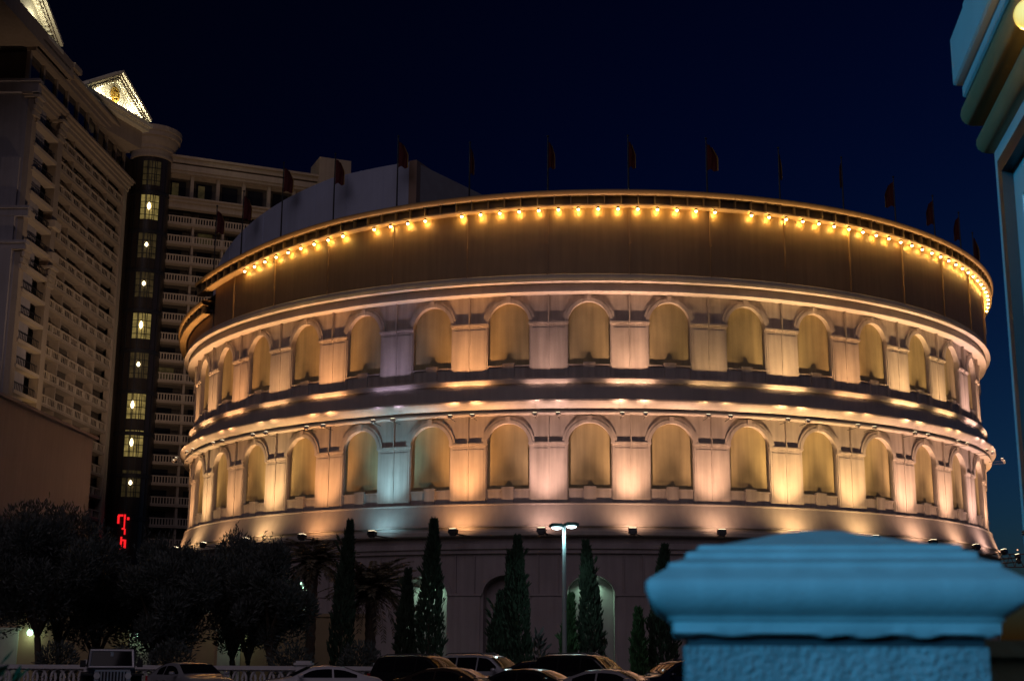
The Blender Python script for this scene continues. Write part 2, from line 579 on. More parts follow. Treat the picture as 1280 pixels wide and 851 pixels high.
AE = -57.5          # where the tall attic stops
ZERO = lambda a: 0.0
b = MB()
b.rev([(39.60, 29.70), (39.60, 29.78)], AE, A1, NSEG)
o = len(b.v)
n = 170
for i in range(n):
    a0 = AE + (A1 - AE) * i / n
    a1 = AE + (A1 - AE) * (i + 1) / n
    b.add([P(a0, 39.6, 29.7), P(a1, 39.6, 29.7), P(a1, 39.6, 34.9 + dz(a1)), P(a0, 39.6, 34.9 + dz(a0))], [(0, 1, 2, 3)])
b.add([P(AE, 39.6, 29.7), P(AE, 36.5, 29.7), P(AE, 36.5, 34.9 + dz(AE)), P(AE, 39.6, 34.9 + dz(AE))], [(0, 1, 2, 3)])
b.build("attic_wall", ATTIC, AR)
for i in range(-6, 9):
    b = MB()
    ap = ARCH0 + 4.5 + 9 * i
    if ap < AE:
        continue
    b.sbox(ap - .07, ap + .07, 39.58, 39.70, 29.75, 34.86 + dz(ap))
    b.sbox(ap - .10, ap + .10, 39.58, 39.74, 32.1 + dz(ap), 34.85 + dz(ap))
    b.build("attic_joint_strip", ATTIC, AR)


def rim(a0, a1, dzf, name, ext):
    n = max(4, int(abs(a1 - a0)))
    b = MB()
    b.rev([(39.59, 34.86), (40.25, 34.84), (40.34, 34.87), (40.36, 34.93), (40.34, 35.00), (40.10, 35.02)], a0, a1, n, dzf)
    b.rev([(39.9, 35.62), (40.36, 35.64), (40.50, 35.70), (40.56, 35.80), (40.56, 36.02), (40.46, 36.08), (39.0, 36.12)], a0, a1, n, dzf)
    r = b.build(name, RIM, AR)
    c = MB()
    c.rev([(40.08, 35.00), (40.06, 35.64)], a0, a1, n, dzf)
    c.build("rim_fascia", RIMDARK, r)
    a = a0 + .4
    while a < min(a1, 80):
        MB().sbox(a - .05, a + .05, 40.04, 40.40, 34.98, 35.68, 1, dzf).build("rim_bracket", RIM, r)
        a += 1.8
    return r


rim(AE - 4.5, A1, dz, "rim", 0)
LOWD = lambda a: -3.75 - 0.018 * (a + 57) * (-1)
rim(-92, -58.6, LOWD, "lower_rim", 0)
b = MB()
for i in range(34):
    a0, a1 = -92 + i, -91 + i
    b.add([P(a0, 39.6, 29.7), P(a1, 39.6, 29.7), P(a1, 39.6, 34.9 + LOWD(a1)), P(a0, 39.6, 34.9 + LOWD(a0))], [(0, 1, 2, 3)])
b.build("lower_attic_wall", ATTIC, AR)

# roof: deck, drum wall behind the rim, end block
b = MB()
n = 90
vs = [(0, 0, 33.0)] + [P(A0 + (A1 - A0) * i / n, 39.3, 33.0) for i in range(n + 1)]
b.add(vs, [(0, i + 1, i + 2) for i in range(n)])
b.build("roof_deck", HROOF, AR)
b = MB()
DRZ = lambda a: 0 if a > -36 else -.055 * (-36 - a) - .0011 * (-36 - a) ** 2
b.rev([(37.6, 32.0), (37.6, 40.45), (37.3, 40.45), (37.3, 32.0)], -88, -24.3, 90, DRZ, caps=True)
dr = b.build("roof_drum_wall", ROOFWALL, AR)
for k in range(11):
    a = -84 + 5.6 * k
    MB().sbox(a - .03, a + .03, 37.59, 37.63, 33, 40.40 + DRZ(a)).build("drum_seam", ROOFWALL, dr)
b = MB()
b.sbox(-24.3, -23.25, 35.0, 37.7, 32.0, 40.5, 1)
b.build("roof_pier", BROWNP, AR)
# block behind the pier, its long side running away from the viewer
b = MB()
p0 = Vector(P(-23.3, 37.2, 0))
p1 = p0 + Vector((5.0, 7.6, 0))
q0 = p0 + Vector((-7, 4, 0))
q1 = p1 + Vector((-7, 4, 0))
vs = []
for p in (p0, p1, q1, q0):
    vs += [(p.x, p.y, 32.0), (p.x, p.y, 40.3)]
b.add(vs, [(0, 2, 3, 1), (2, 4, 5, 3), (4, 6, 7, 5), (6, 0, 1, 7), (1, 3, 5, 7)])
b.build("roof_block", mat("roof_block_render", (0.36, 0.34, 0.36), 0.8), AR)
# little white roof fixture
pp = P(33.5, 38.8, 0)
rl = MB().box((pp[0], pp[1], 35.9), (.5, .3, .18)).tube((pp[0], pp[1], 33), (pp[0], pp[1], 35.9), .05).build("roof_fixture", LAMPM, AR)
MB().box((pp[0], pp[1] - .2, 36.35), (.55, .06, .22)).tube((pp[0], pp[1] - .15, 35.9), (pp[0], pp[1] - .15, 36.3), .04).build(
    "fixture_lens", mat("white_fixture", (.8, .8, .9), .4, emit=(.75, .8, 1), estr=.55), rl)

# floodlights of both tiers
ORANGE, PEACH, PINK, YEL = (1, .47, .18), (1, .57, .34), (1, .60, .46), (1, .61, .26)
CYAN, PURP, WARM = (.42, .85, 1.0), (.75, .60, .85), (1, .53, .22)
LOWER = {-8: (WARM, .9), -7: (YEL, 1.0), -6: (WARM, .65), -5: (YEL, 1.1), -4: (ORANGE, .85), -3: (CYAN, .42), -2: (ORANGE, 1.0), -1: (PINK, .75),
         0: (PEACH, 1.0), 1: (PEACH, .85), 2: (YEL, 1.35), 3: (YEL, 1.15), 4: (PEACH, 1.2), 5: (PEACH, 1.15), 6: (PINK, 1.1), 7: (PEACH, 1.2), 8: (WARM, 1)}
UPPER = {-8: (WARM, .7), -7: (WARM, .75), -6: (ORANGE, .75), -5: (WARM, .55), -4: (ORANGE, .80), -3: (PURP, .17), -2: (ORANGE, .85), -1: (PINK, .33),
         0: (PEACH, .80), 1: (YEL, .32), 2: (YEL, .85), 3: (WARM, .70), 4: (YEL, 1.0), 5: (YEL, .85), 6: (PINK, .85), 7: (PEACH, .8), 8: (WARM, .8)}


def flood(ap, R, z, Rw, color, power, aim_z, size, long_arm):
    """lower tier: one head on a long strut; upper tier: two small heads side by side on short arms"""
    base = Vector(P(ap, Rw, z - .18))
    head = Vector(P(ap - (.4 if long_arm else 0), R, z))
    side = Vector((cos(rad(ap)), sin(rad(ap)), 0))
    d = (Vector(P(ap, 38.9, aim_z)) - head).normalized()
    q = d.to_track_quat('Z', 'Y').to_matrix()
    k_ = 1.0 if long_arm else .55
    heads = [head] if long_arm else [head - side * .85, head + side * .85]  # second upper head added to widen and soften the light pool
    for h in heads:
        b = MB()
        b.box(h, (.62 * k_, .40 * k_, .30 * k_), R=q)
        b.box(h - d * .2 * k_, (.4 * k_, .3 * k_, .16 * k_), R=q)
        f = b.build("floodlight", DARKM if long_arm else STONE, AR)
        MB().box(h + d * .165 * k_, (.52 * k_, .32 * k_, .03), R=q).build("lens", LENS, f)
        m = MB()
        m.tube(base + (h - head), h - Vector((0, 0, .12)), .05 if long_arm else .022, n=6)
        if long_arm:
            m.tube(base + side * .5 + Vector((0, 0, -.05)), head - Vector((0, 0, .12)), .035, n=6)
        m.build("arm", DARKM, f)
    for h in heads:
        p_ = power / len(heads)
        off = h - head
        lamp("flood_beam", 'SPOT', h + d * .22, p_, color, Vector(P(ap, 38.9, aim_z)) + off, size, 1.0, .12, AR)
        if long_arm:
            lamp("flood_spill", 'SPOT', h + d * .22, p_ * .115, color, P(ap, 39.0, z + 3.3), rad(150), .9, .12, AR)
        else:
            lamp("flood_spill", 'SPOT', h + d * .22, p_ * .10, color, Vector(P(ap, 38.9, z + 6.0)) + off * 1.5, rad(88), .9, .12, AR)


for k in range(-8, 9):
    ap = ARCH0 + 4.5 + 9 * k
    c, e = LOWER[k]
    flood(ap, 41.1, 10.55, 39.5, c, 5700 * e, 19.6, rad(70), True)
    if k == 8:
        continue
    c, e = UPPER[k]
    flood(ap, 40.45, 19.02, 39.3, c, 7000 * e, 29.0, rad(64), False)

# rim lamps: bulb under the rim, each with its shaded beam on to the attic
DEAD = (-29.0, -18.2, 13.87)
k = 0
a = 1.07 - 2.142 * 23
bulbs = []
while a < 78:
    if not any(abs(a - d) < .9 for d in DEAD):
        bulbs.append(a)
    a += 2.142
for a in bulbs:
    z = 34.66 + dz(a)
    b = MB()
    c = P(a, 40.02, z)
    r = .105
    b.lathe([(0.001, -r), (r * .6, -r * .8), (r, 0), (r * .8, r * .6), (.05, r), (.001, r)], c, 10)
    dim = abs(a - 37.5) < 1
    o = b.build("rim_lamp", BULB, AR)
    h = MB().lathe([(.10, .02), (.12, .12), (.06, .2), (.001, .2)], c, 8).build("lamp_cap", RIMDARK, o)
    j = 1 + random.uniform(-.12, .12)
    s = lamp("rim_beam", 'POINT', P(a, 39.84, z - .13), 29 * j * (.4 if dim else 1), (1, .55 + random.uniform(-.04, .05), .10), radius=.05, parent=AR)
    # added point light stands in for bulb light spilling up on to the lower beam and fascia
    if True:
        u = lamp("rim_fill", 'POINT', P(a, 40.62, z + .35), 2.4, (1, .6, .2), radius=.05, parent=AR)

# niche lamps of the ground storey: every second arch is lit
for i in BAYS:
    ac = ARCH0 + 9 * i
    lit = i % 2 == 0
    c = P(ac, 38.35, 7.25)
    o = MB().box(c, (.35, .25, .12)).build("niche_lamp", GREENL if lit else DARKM, AR)
    if lit:
        lamp("niche_light", 'SPOT', P(ac, 38.4, 7.15), (420 if i == -2 else 240), (.50, 1.0, .66), P(ac, 38.25, 2), rad(150), .6, .08, AR)

# flagpoles stand on the roof edge
ORD = ["leftmost", "second", "third", "fourth", "fifth", "sixth", "seventh", "eighth", "ninth", "tenth", "eleventh", "twelfth", "thirteenth", "fourteenth", "rightmost"]
LOOK = ["in front of the hotel balconies", "in front of the hotel balconies, nearer the drum wall", "before the left end of the pale drum wall", "before the middle of the pale drum wall",
        "beside the brown roof pier", "at the right end of the roof block, furled", "against open sky, first past the roof block", "above the middle of the arena", "just right of the middle, flag spread",
        "thin and flagless looking against the sky", "thin with a furled dark flag", "with a flag blown left over the rim's right half", "with a straight hanging flag",
        "with a straight flag low near the right", "at the far right end of the rim"]


def flag_mesh(L, Wd, sgn, furl):
    b = MB()
    nu, nv = 8, 10
    vs = []
    for j in range(nv + 1):
        v = j / nv
        for i in range(nu + 1):
            u = i / nu
            w = Wd * (0.5 + 0.5 * min(1, v * 2.2)) * furl
            x = sgn * u * w
            y = .16 * sin(u * 9 + v * 2.2) * (0.3 + u)
            z = -L * v - .25 * u * (1 - v) * L * .5 + .10 * sin(u * 5) * v
            vs.append((x, y, z))
    fs = [(j * (nu + 1) + i, j * (nu + 1) + i + 1, (j + 1) * (nu + 1) + i + 1, (j + 1) * (nu + 1) + i) for j in range(nv) for i in range(nu)]
    return b.add(vs, fs), vs, nu, nv


POLES = [(-60.6, 1, .9, 41.5), (-51.6, 1, .9, 41.2), (-42.6, 1, 1.0, 42.2), (-33.6, 1, .9, 41.6), (-24.6, 1, .9, 42.0), (-15.6, 1, .35, 40.7), (-6.6, 1, .55, 40.8), (2.4, 1, .55, 40.8),
         (11.4, 1, .9, 40.9), (20.4, 1, .12, 40.8), (29.4, -1, .22, 41.0), (38.4, -1, .95, 40.6), (47.4, -1, .8, 40.4), (56.4, -1, .7, 40.5), (65.4, 1, .4, 40.3)]
for k, (ap, sg, furl, zt) in enumerate(POLES):
    x, y, _ = P(ap, 39.2, 0)
    zb = 36.05 + dz(ap) if ap > AE else 36.05 + LOWD(ap) - .6
    F = empty("flagpole", (CX + x, CY + y, zb))
    tag(F, ORD[k] + " flagpole on the arena rim, " + LOOK[k], "flagpole", "flagpoles along the arena rim")
    H = zt - zb
    MB().tube((0, 0, 0), (0, 0, H), .07, .045, 8).lathe([(.001, 0), (.09, .05), (.09, .13), (.001, .2)], (0, 0, H), 8).box((0, 0, .08), (.4, .4, .16)).build("pole", POLE, F)
    fm, vs, nu, nv = flag_mesh(2.2, .8, sg, furl)
    fo = fm.build("flag", FLAG, F, (sg * .06, -.03, H - .35), sharp=80)
    fb = MB()
    strip = []
    for j in range(nv + 1):
        p, q = Vector(vs[j * (nu + 1) + nu]), Vector(vs[j * (nu + 1) + nu - 1])
        d = (p - q)
        strip += [p, p + d * .9]
    fb.add(strip, [(2 * j, 2 * j + 1, 2 * j + 3, 2 * j + 2) for j in range(nv)])
    fb.build("fringe", FLAGG, fo, sharp=80)

# ------------------------------------------------------------------ hotel tower
HT = empty("hotel_tower", (-57.2, 195, 0))
tag(HT, "tall balconied hotel tower with lit white pediments and a dark glazed stair bay", "hotel")
OFF = Vector((-57.2, 195, 0))


def frame(p0, p1):
    p0, p1 = Vector(p0), Vector(p1)
    U = (p1 - p0).normalized()
    Nn = Vector((U.y, -U.x, 0))
    return (p0 - OFF, U, Nn), (p1 - p0).length


FL = 3.057
RAIL0 = 66.0
NF = 20


def balustrade_rows(fr, u0, u1, z, name, parent, posts=3.3, pitch=.36, bd=.14, bw=.17):
    b = MB()
    L = u1 - u0
    uc = (u0 + u1) / 2
    b.fbox(fr, uc, .0, z + .50, L, .22, .14)
    b.fbox(fr, uc, .0, z - .50, L, .24, .12)
    np_ = max(1, int(round(L / posts)))
    for i in range(np_ + 1):
        b.fbox(fr, u0 + L * i / np_, .0, z, .42, .26, 1.0)
    nb = int(L / pitch)
    for i in range(nb):
        b.fbox(fr, u0 + (i + .5) * L / nb, .0, z, bw, bd, .9)
    return b.build(name, HPALE, parent)


# --- left wing: runs straight away from the viewer
frL, LL = frame((-58.55, 165.4, 0), (-57.15, 192.0, 0))
b = MB()
b.fbox(frL, LL / 2, -7.6, 34.5, LL, 12, 69)
b.build("wing_core", HSTONE, HT)
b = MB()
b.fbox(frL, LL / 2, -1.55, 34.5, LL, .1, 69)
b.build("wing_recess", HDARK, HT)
for k in range(NF):
    z = RAIL0 - FL * k
    balustrade_rows(frL, .4, LL - 1.4, z, "balustrade", HT, pitch=.55, bd=.05, bw=.12)
    sl = MB()
    sl.fbox(frL, LL / 2, -.75, z - .72, LL, 1.7, .26)
    sl.build("balcony_slab", HSTONE, HT)
for k in range(15):
    z = RAIL0 - FL * k
    for i in range(4):
        MB().fbox(frL, 3.2 + i * 6.3, -1.45, z + .45, 2.6, .06, 2.1).build("glass_door", HGLASS, HT)
for i in range(1, 4):
    MB().fbox(frL, .2 + i * 6.5, -.85, 34, .3, 1.3, 68).build("partition_wall", HSTONE, HT)
b = MB()
b.fbox(frL, LL - .7, -.2, 34.4, 1.4, .9, 68.8)      # end pier by the stair bay
b.build("end_pier", HSTONE, HT)
# end bay nearest the viewer: corner pier, tall columns with leafy capitals, deep balconies
frE, LE = frame((-59.0, 156.8, 0), (-58.55, 165.4, 0))
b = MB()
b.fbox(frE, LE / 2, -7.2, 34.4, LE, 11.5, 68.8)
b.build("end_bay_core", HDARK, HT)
b = MB()
b.fbox(frE, .55, -.35, 34.4, 1.3, 1.5, 68.8)
b.fbox(frE, LE + .2, -.1, 34.4, 1.5, 1.2, 68.8)
b.build("corner_pier", HSTONE, HT)
for zc in (67.6, 48.2):
    for u, s in ((LE + .2, 1.0), (.55, .9)):
        c = MB()
        for j in range(3):
            for i in range(5):
                c.fbox(frE, u - .8 * s + .4 * s * i, .55 + .12 * j, zc - 1.8 + .75 * j, .28, .34, .6)
        c.fbox(frE, u, .2, zc + .35, 2.1 * s, 1.9, .36)
        c.build("leaf_capital", HPALE, HT)
for k in range(NF):
    z = RAIL0 - FL * k
    r = MB()
    r.fbox(frE, LE / 2, .0, z - .85, LE - 1.6, 1.3, .42)
    r.build("end_bay_slab", HPALE, HT)
    r = MB()
    r.fbox(frE, LE / 2, .25, z + .42, LE - 1.8, .08, .1)
    for i in range(14):
        u = 1.4 + i * (LE - 2.4) / 13
        r.fbox(frE, u, .25, z - .1, .05, .05, 1.0)
    r.build("end_bay_railing", DARKM, HT)
# belt courses and the blank end wall that faces the viewer
frB, LB = frame((-88.0, 157.6, 0), (-59.3, 156.7, 0))
b = MB()
b.fbox(frB, LB / 2, -3.0, 34.4, LB, 6, 68.8)
b.build("blank_end_wall", HBLANK, HT)
b = MB()
for z, h, pr in ((53.0, .9, .9), (48.8, .7, .8), (69.0, 1.3, 1.1)):
    b.fbox(frB, LB / 2 + .6, .0, z, LB + 1.4, pr, h)
    b.fbox(frB, LB / 2 + .6, .1, z + h / 2 + .15, LB + 1.8, pr + .4, .3)
b.fbox(frB, LB - 1.4, .12, 30, 2.2, .5, 60)
b.build("belt_course", HBLANK, HT)
for z in (53.0, 48.8):
    MB().fbox(frE, .6, .25, z, 1.9, 1.6, .7).build("pier_moulding", HPALE, HT)
    MB().fbox(frE, LE + .2, .3, z + 1.2, 2.2, 1.5, .9).build("pier_moulding", HPALE, HT)


def cornice(fr, u0, u1, z, steps, name, m=HSTONE):
    b = MB()
    uc, L = (u0 + u1) / 2, u1 - u0
    for dz_, h, o in steps:
        b.fbox(fr, uc, (o - 1.0) / 2, z + dz_ + h / 2, L, o + 1.0, h)
    return b.build(name, m, HT)


CS = ((-.2, .5, .35), (.3, .45, .6), (.75, .35, 1.0), (1.1, .25, 1.25))
cornice(frE, -.6, LE + .4, 68.3, CS, "main_cornice")
cornice(frL, .42, LL + .4, 68.1, CS, "main_cornice")
# attic storey with tall dark windows
for fr, L in ((frE, LE), (frL, LL)):
    b = MB()
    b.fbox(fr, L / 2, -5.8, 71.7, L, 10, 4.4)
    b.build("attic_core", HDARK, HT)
    n = max(2, int(L / 3.8))
    for i in range(n + 1):
        MB().fbox(fr, L * i / n, -.7, 71.7, .5, .5, 4.4).build("attic_column", HSTONE, HT)
    for i in range(n):
        MB().fbox(fr, L * (i + .5) / n, -.76, 71.6, L / n - 1.3, .08, 3.2).build("attic_window", HGLASS, HT)
cornice(frE, -.3, LE, 73.9, ((0, .5, .2), (.5, .7, .5), (1.2, .35, 1.1)), "top_cornice")
cornice(frL, .02, LL + .2, 73.9, ((0, .5, .2), (.5, .7, .5), (1.2, .35, 1.1)), "top_cornice")
b = MB()
b.fbox(frL, LL / 2, -6.5, 75.6, LL, 11, 1.0)
b.build("roof_parapet", HSTONE, HT)


def pediment(pn, pf, z0, rise, depth, name):
    fr, L = frame((pn[0], pn[1], 0), (pf[0], pf[1], 0))
    o, U, Nn = fr
    b = MB()

    def pt(u, n_, z):
        p = o + U * u + Nn * n_
        return (p.x, p.y, z)
    # gable block behind the tympanum
    b.add([pt(0, -.5, z0), pt(L, -.5, z0), pt(L / 2, -.5, z0 + rise), pt(0, -depth, z0), pt(L, -depth, z0), pt(L / 2, -depth, z0 + rise)],
          [(3, 4, 5), (0, 3, 5, 2), (1, 2, 5, 4), (0, 1, 4, 3)])
    g_ = b.build(name, HROOF, HT)
    t = MB()
    t.add([pt(.3, -.45, z0), pt(L - .3, -.45, z0), pt(L / 2, -.45, z0 + rise - .2)], [(0, 1, 2)])
    t.build("tympanum", WHITEP, g_)
    r = MB()
    sl = Vector((L / 2, rise)).length
    for sgn in (0, 1):
        for (off, th, pr) in ((0, .42, .85), (-.45, .30, .45), (-.85, .2, .2)):
            q = []
            for (uu, zz) in (((0, z0), (L / 2, z0 + rise)) if sgn == 0 else ((L, z0), (L / 2, z0 + rise))):
                for dn in (-.5, pr):
                    for dh in (off, off + th):
                        q.append(pt(uu, dn, zz + dh + .35))
            r.add(q, [(0, 1, 3, 2), (4, 5, 7, 6), (0, 4, 5, 1), (2, 3, 7, 6), (1, 5, 7, 3), (0, 2, 6, 4)])
        # dentils under the rake
        n = 22
        for i in range(1, n):
            f = i / n
            uu = L / 2 * f if sgn == 0 else L - L / 2 * f
            zz = z0 + rise * f - .62
            if zz < z0 + .1:
                continue
            p = o + U * uu + Nn * .05
            r.fbox(fr, uu, .1, zz, .2, .5, .26)
    r.build("rake_moulding", WHITEP, g_)
    e = MB()
    e.fbox(fr, L / 2, -.1, z0 - .25, L + 1.2, 1.6, .5)
    e.fbox(fr, L / 2, -.3, z0 - .8, L + .6, 1.2, .6)
    for i in range(int(L / .5)):
        e.fbox(fr, .25 + i * .5, .45, z0 - .62, .24, .3, .24)
    e.build("base_moulding", WHITEP, g_)
    d = MB()
    c0 = o + U * (L / 2) + Nn * (-.4)
    for i in range(12):
        aa = 2 * pi * i / 12
        d.fbox(fr, L / 2 + .75 * cos(aa), -.35, z0 + rise * .38 + .95 * sin(aa), .32, .3, .42)
    d.fbox(fr, L / 2, -.35, z0 + rise * .38, .6, .4, .9)
    d.build("gold_relief", GOLD, g_)
    # its own washlights along the base, assumed, no fixtures built
    for f, e_ in ((.25, 1.0), (.5, 1.2), (.75, 1.0)):
        p = o + U * (L * f) + Nn * .42
        lamp("assumed_pediment_wash", 'POINT', (p.x, p.y, z0 + .32), 330 * e_, (1, .92, .66), radius=.15, parent=HT)
    return g_


pediment((-59.1, 175.8), (-54.0, 189.6), 77.4, 4.6, 12, "pediment")
pediment((-60.0, 133.0), (-58.3, 162.0), 76.6, 7.5, 14, "pediment")
b = MB()
frP, LP = frame((-59.1, 175.8, 0), (-54.0, 189.6, 0))
b.fbox(frP, LP / 2, -6.2, 75.1, LP, 11, 2.9)
b.build("pediment_base", HSTONE, HT)
b = MB()
b.fbox(frL, LL + 4.0, -4.0, 37, 8, 6.4, 74)
b.build("stair_bay_link", SHAFT, HT)
b = MB()
b.fbox(frE, LE - 15, -5.0, 75.5, 32, 12.2, 2.2)
b.fbox(frE, LE + 1.9, -.2, 76.2, 2.6, 3.2, .7)
b.fbox(frE, LE + 1.0, -.4, 75.2, 1.6, 2.6, 1.2)
b.build("roof_parapet", HSTONE, HT)

# --- round stair bay, dark with lit two-storey windows
SC = Vector((-55.4, 198.6, 0)) - OFF
SR = 3.0
SZ = 4.1


def shaft_pt(a, r, z):
    a = rad(a)
    return (SC.x + r * sin(a), SC.y - r * cos(a), z + SZ)


b = MB()
b.lathe([(SR, 0), (SR, 74.7)], (SC.x, SC.y, 0), 32)
b.build("stair_bay", SHAFT, HT)
b = MB()
b.lathe([(SR - .1, 70.6), (SR + .22, 70.7), (SR + .22, 71.1), (SR + .12, 71.15), (SR + .14, 71.9), (SR + .34, 72.0), (SR + .36, 72.5), (SR + .58, 72.8), (SR + .80, 73.4), (SR + .84, 73.7), (SR + 1.12, 73.8), (SR + 1.14, 74.5), (SR + 1.30, 74.6), (SR + 1.3, 75.3), (SR + 1.0, 75.5), (.1, 75.6)], (SC.x, SC.y, SZ), 40)
b.build("stair_bay_crown", HSTONE, HT)
b = MB()
for k in range(12):
    z = 70.2 - 6.1 * k
    for i in range(17):
        a = -90 + 11 * i
        p = shaft_pt(a, SR + .04, 0)
    b.lathe([(SR - .05, z - 5.55), (SR + .12, z - 5.5), (SR + .12, z - 4.95), (SR - .05, z - 4.9)], (SC.x, SC.y, SZ), 32)
for a in (-62, -28, -10, 8, 26, 44, 62):
    p = shaft_pt(a, SR + .03, 0)
    b.box((p[0], p[1], 37), (.12, .12, 74.4), rz=rad(a))
b.build("mullion", DARKM, HT)
LIT = [(70.0, .3), (64.6, 1.0), (58.6, .45), (52.6, .2), (46.3, 1), (40.4, .35), (34.4, .95), (28.9, 1), (23.1, .25)]
for z, e in LIT:
    w = MB()
    vs, fs = [], []
    nA = 10
    for i in range(nA + 1):
        a = -8 + 52 * i / nA
        vs += [shaft_pt(a, SR + .02, z - 3.9), shaft_pt(a, SR + .02, z - .1)]
    fs = [(2 * i, 2 * i + 2, 2 * i + 3, 2 * i + 1) for i in range(nA)]
    w.add(vs, fs)
    o = w.build("stair_window", LITWIN if e > .55 else DIMWIN, HT)
    m2 = MB()
    for i in range(5):
        a = -8 + 13 * i
        p = shaft_pt(a, SR + .05, 0)
        m2.box((p[0], p[1], z - 2 + SZ), (.10, .06, 3.9), rz=rad(a))
    for zz in (z - 3.2, z - 2.2, z - 1.2):
        for i in range(5):
            a = -2 + 10.5 * i
            p = shaft_pt(a, SR + .05, 0)
            m2.box((p[0], p[1], zz + SZ), (.62, .05, .09), rz=rad(a))
    m2.build("glazing_bars", DARKM, o)
    if e == .3:
        continue
    c = shaft_pt(random.choice((8, 12, 16)), SR + .22, 0)
    hh = .60 if e > .55 else .36
    MB().lathe([(.001, -hh), (.2, -hh * .6), (.26, 0), (.14, hh * .7), (.001, hh)], (c[0], c[1], z - 1.9 + SZ), 10).build("chandelier", CHAND, o)
# red sign low on the stair bay: bright strokes, unreadable at this distance
b = MB()
sx = lambda a, z, w, h: b.box((shaft_pt(a - 6, SR + .3, 0)[0], shaft_pt(a, SR + .3, 0)[1], 20.6 + (z - 19.6) * .85), (w * .8, .12, h * .8), rz=rad(a))
sx(4, 19.6, .9, .35)
sx(-1, 18.9, .35, 1.4)
sx(14, 19.4, .3, .8)
sx(22, 19.1, .4, .5)
sx(12, 17.4, .5, .3)
sx(16, 16.9, .28, 1.0)
sx(12, 15.5, .7, .3)
sx(9, 15.5, .3, 1.2)
sx(14, 18.4, .25, 2.2)
sx(9, 14.6, .3, 1.6)
sx(18, 14.9, .4, 1.5)
b.build("red_sign", REDNEON, HT)

# --- right wing: behind the arena, nearly square to the view
frR, LR = frame((-53.4, 198.6, 0), (-10.0, 217.0, 0))
b = MB()
b.fbox(frR, LR / 2, -7.7, 34.5, LR, 12, 69)
b.build("wing_core", HSTONE, HT)
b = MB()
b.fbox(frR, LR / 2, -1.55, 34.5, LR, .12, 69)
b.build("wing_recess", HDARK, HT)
for k in range(18):
    z = RAIL0 - FL * k
    balustrade_rows(frR, .6, 31, z, "balustrade", HT, posts=4.6, pitch=.42)
    sl = MB()
    sl.fbox(frR, 15.8, -.75, z - .72, 31.4, 1.7, .3)
    sl.build("balcony_slab", HSTONE, HT)
litset = {(1, 1), (8, 0), (5, 2)}
for k in range(16):
    z = RAIL0 - FL * k
    for i in range(3 if k > 2 else 5):
        o = MB().fbox(frR, 2.4 + i * 4.6, -1.45, z + .55, 2.2, .08, 2.2).build("window", DIMWIN if (k, i) in litset else HGLASS, HT)
for i in range(7):
    MB().fbox(frR, .3 + i * 4.6, -.85, 33, .35, 1.3, 66).build("partition_wall", HSTONE, HT)
cornice(frR, -.2, 42, 67.9, ((-.1, .9, .25), (.8, .5, .6), (1.3, .25, .9)), "main_cornice")
b = MB()
b.fbox(frR, LR / 2, -6.3, 71.6, LR, 9.5, 4.6)
b.build("attic_core", HDARK, HT)
for i in range(11):
    MB().fbox(frR, .4 + i * 4.0, -.7, 71.4, .5, .6, 4.2).build("attic_column", HSTONE, HT)
for i in range(9):
    o = MB().fbox(frR, 2.4 + i * 4.0, -1.4, 71.0, 2.4, .1, 3.0).build("attic_window", HGLASS, HT)
    if i in (0, 1):
        MB().fbox(frR, 2.0 + i * 4.0, -1.3, 70.9, 1.0, .05, 2.6).build("blind", DIMWIN, o)
cornice(frR, -.2, 26.0, 73.4, ((0, .4, .2), (.4, .9, .45), (1.6, .7, .5), (2.3, .35, .9)), "top_cornice")
b = MB()
b.fbox(frR, 12.5, -3.2, 74.5, 26, 4.5, 3.0)
b.build("roof_parapet", HSTONE, HT)
b = MB()
b.fbox(frR, 26.5, -1.4, 75.9, 5.2, 5.5, 6.0)
b.build("lift_overrun", HSTONE, HT)
cornice(frR, 29.2, 42, 72.6, ((0, .4, .2), (.4, .9, .45), (1.6, .7, .5)), "top_cornice")

# added warm spots stand in for city glow and arena spill on the balconies
lamp("hotel_fill", 'SPOT', (-30, 150, 20), 14500, (1, .68, .46), (-57.5, 178, 58), rad(80), .8, .4)
lamp("hotel_fill", 'SPOT', (-40, 165, 14), 7200, (1, .68, .46), (-47, 199, 55), rad(80), .8, .4)
lamp("column_fill", 'SPOT', (-53, 160, 20), 1500, (1, .62, .22), (-58.4, 166.5, 42), rad(40), .8, .3)  # added spot, warms the end bay's columns, no lamp built

# ------------------------------------------------------------------ low mauve building
MV = empty("low_building", (-37, 120, 0))
tag(MV, "plain windowless mauve block with a flat roof, in front of the hotel", "building")
b = MB()
b.add([(-.0, 0, 0), (-.0, 0, 20.2), (-.8, -24, 20.2), (-.8, -24, 0), (-30, 0, 0), (-30, 0, 20.2), (-30, -24, 20.2), (-30, -24, 0)],
      [(0, 1, 2, 3), (0, 4, 5, 1), (3, 2, 6, 7), (1, 5, 6, 2)])
b.build("wall", MAUVE, MV)
b = MB()
b.box((-.2, -12, 20.3), (.5, 24.4, .24), rz=rad(-1.9))
b.build("coping", MAUVE, MV)

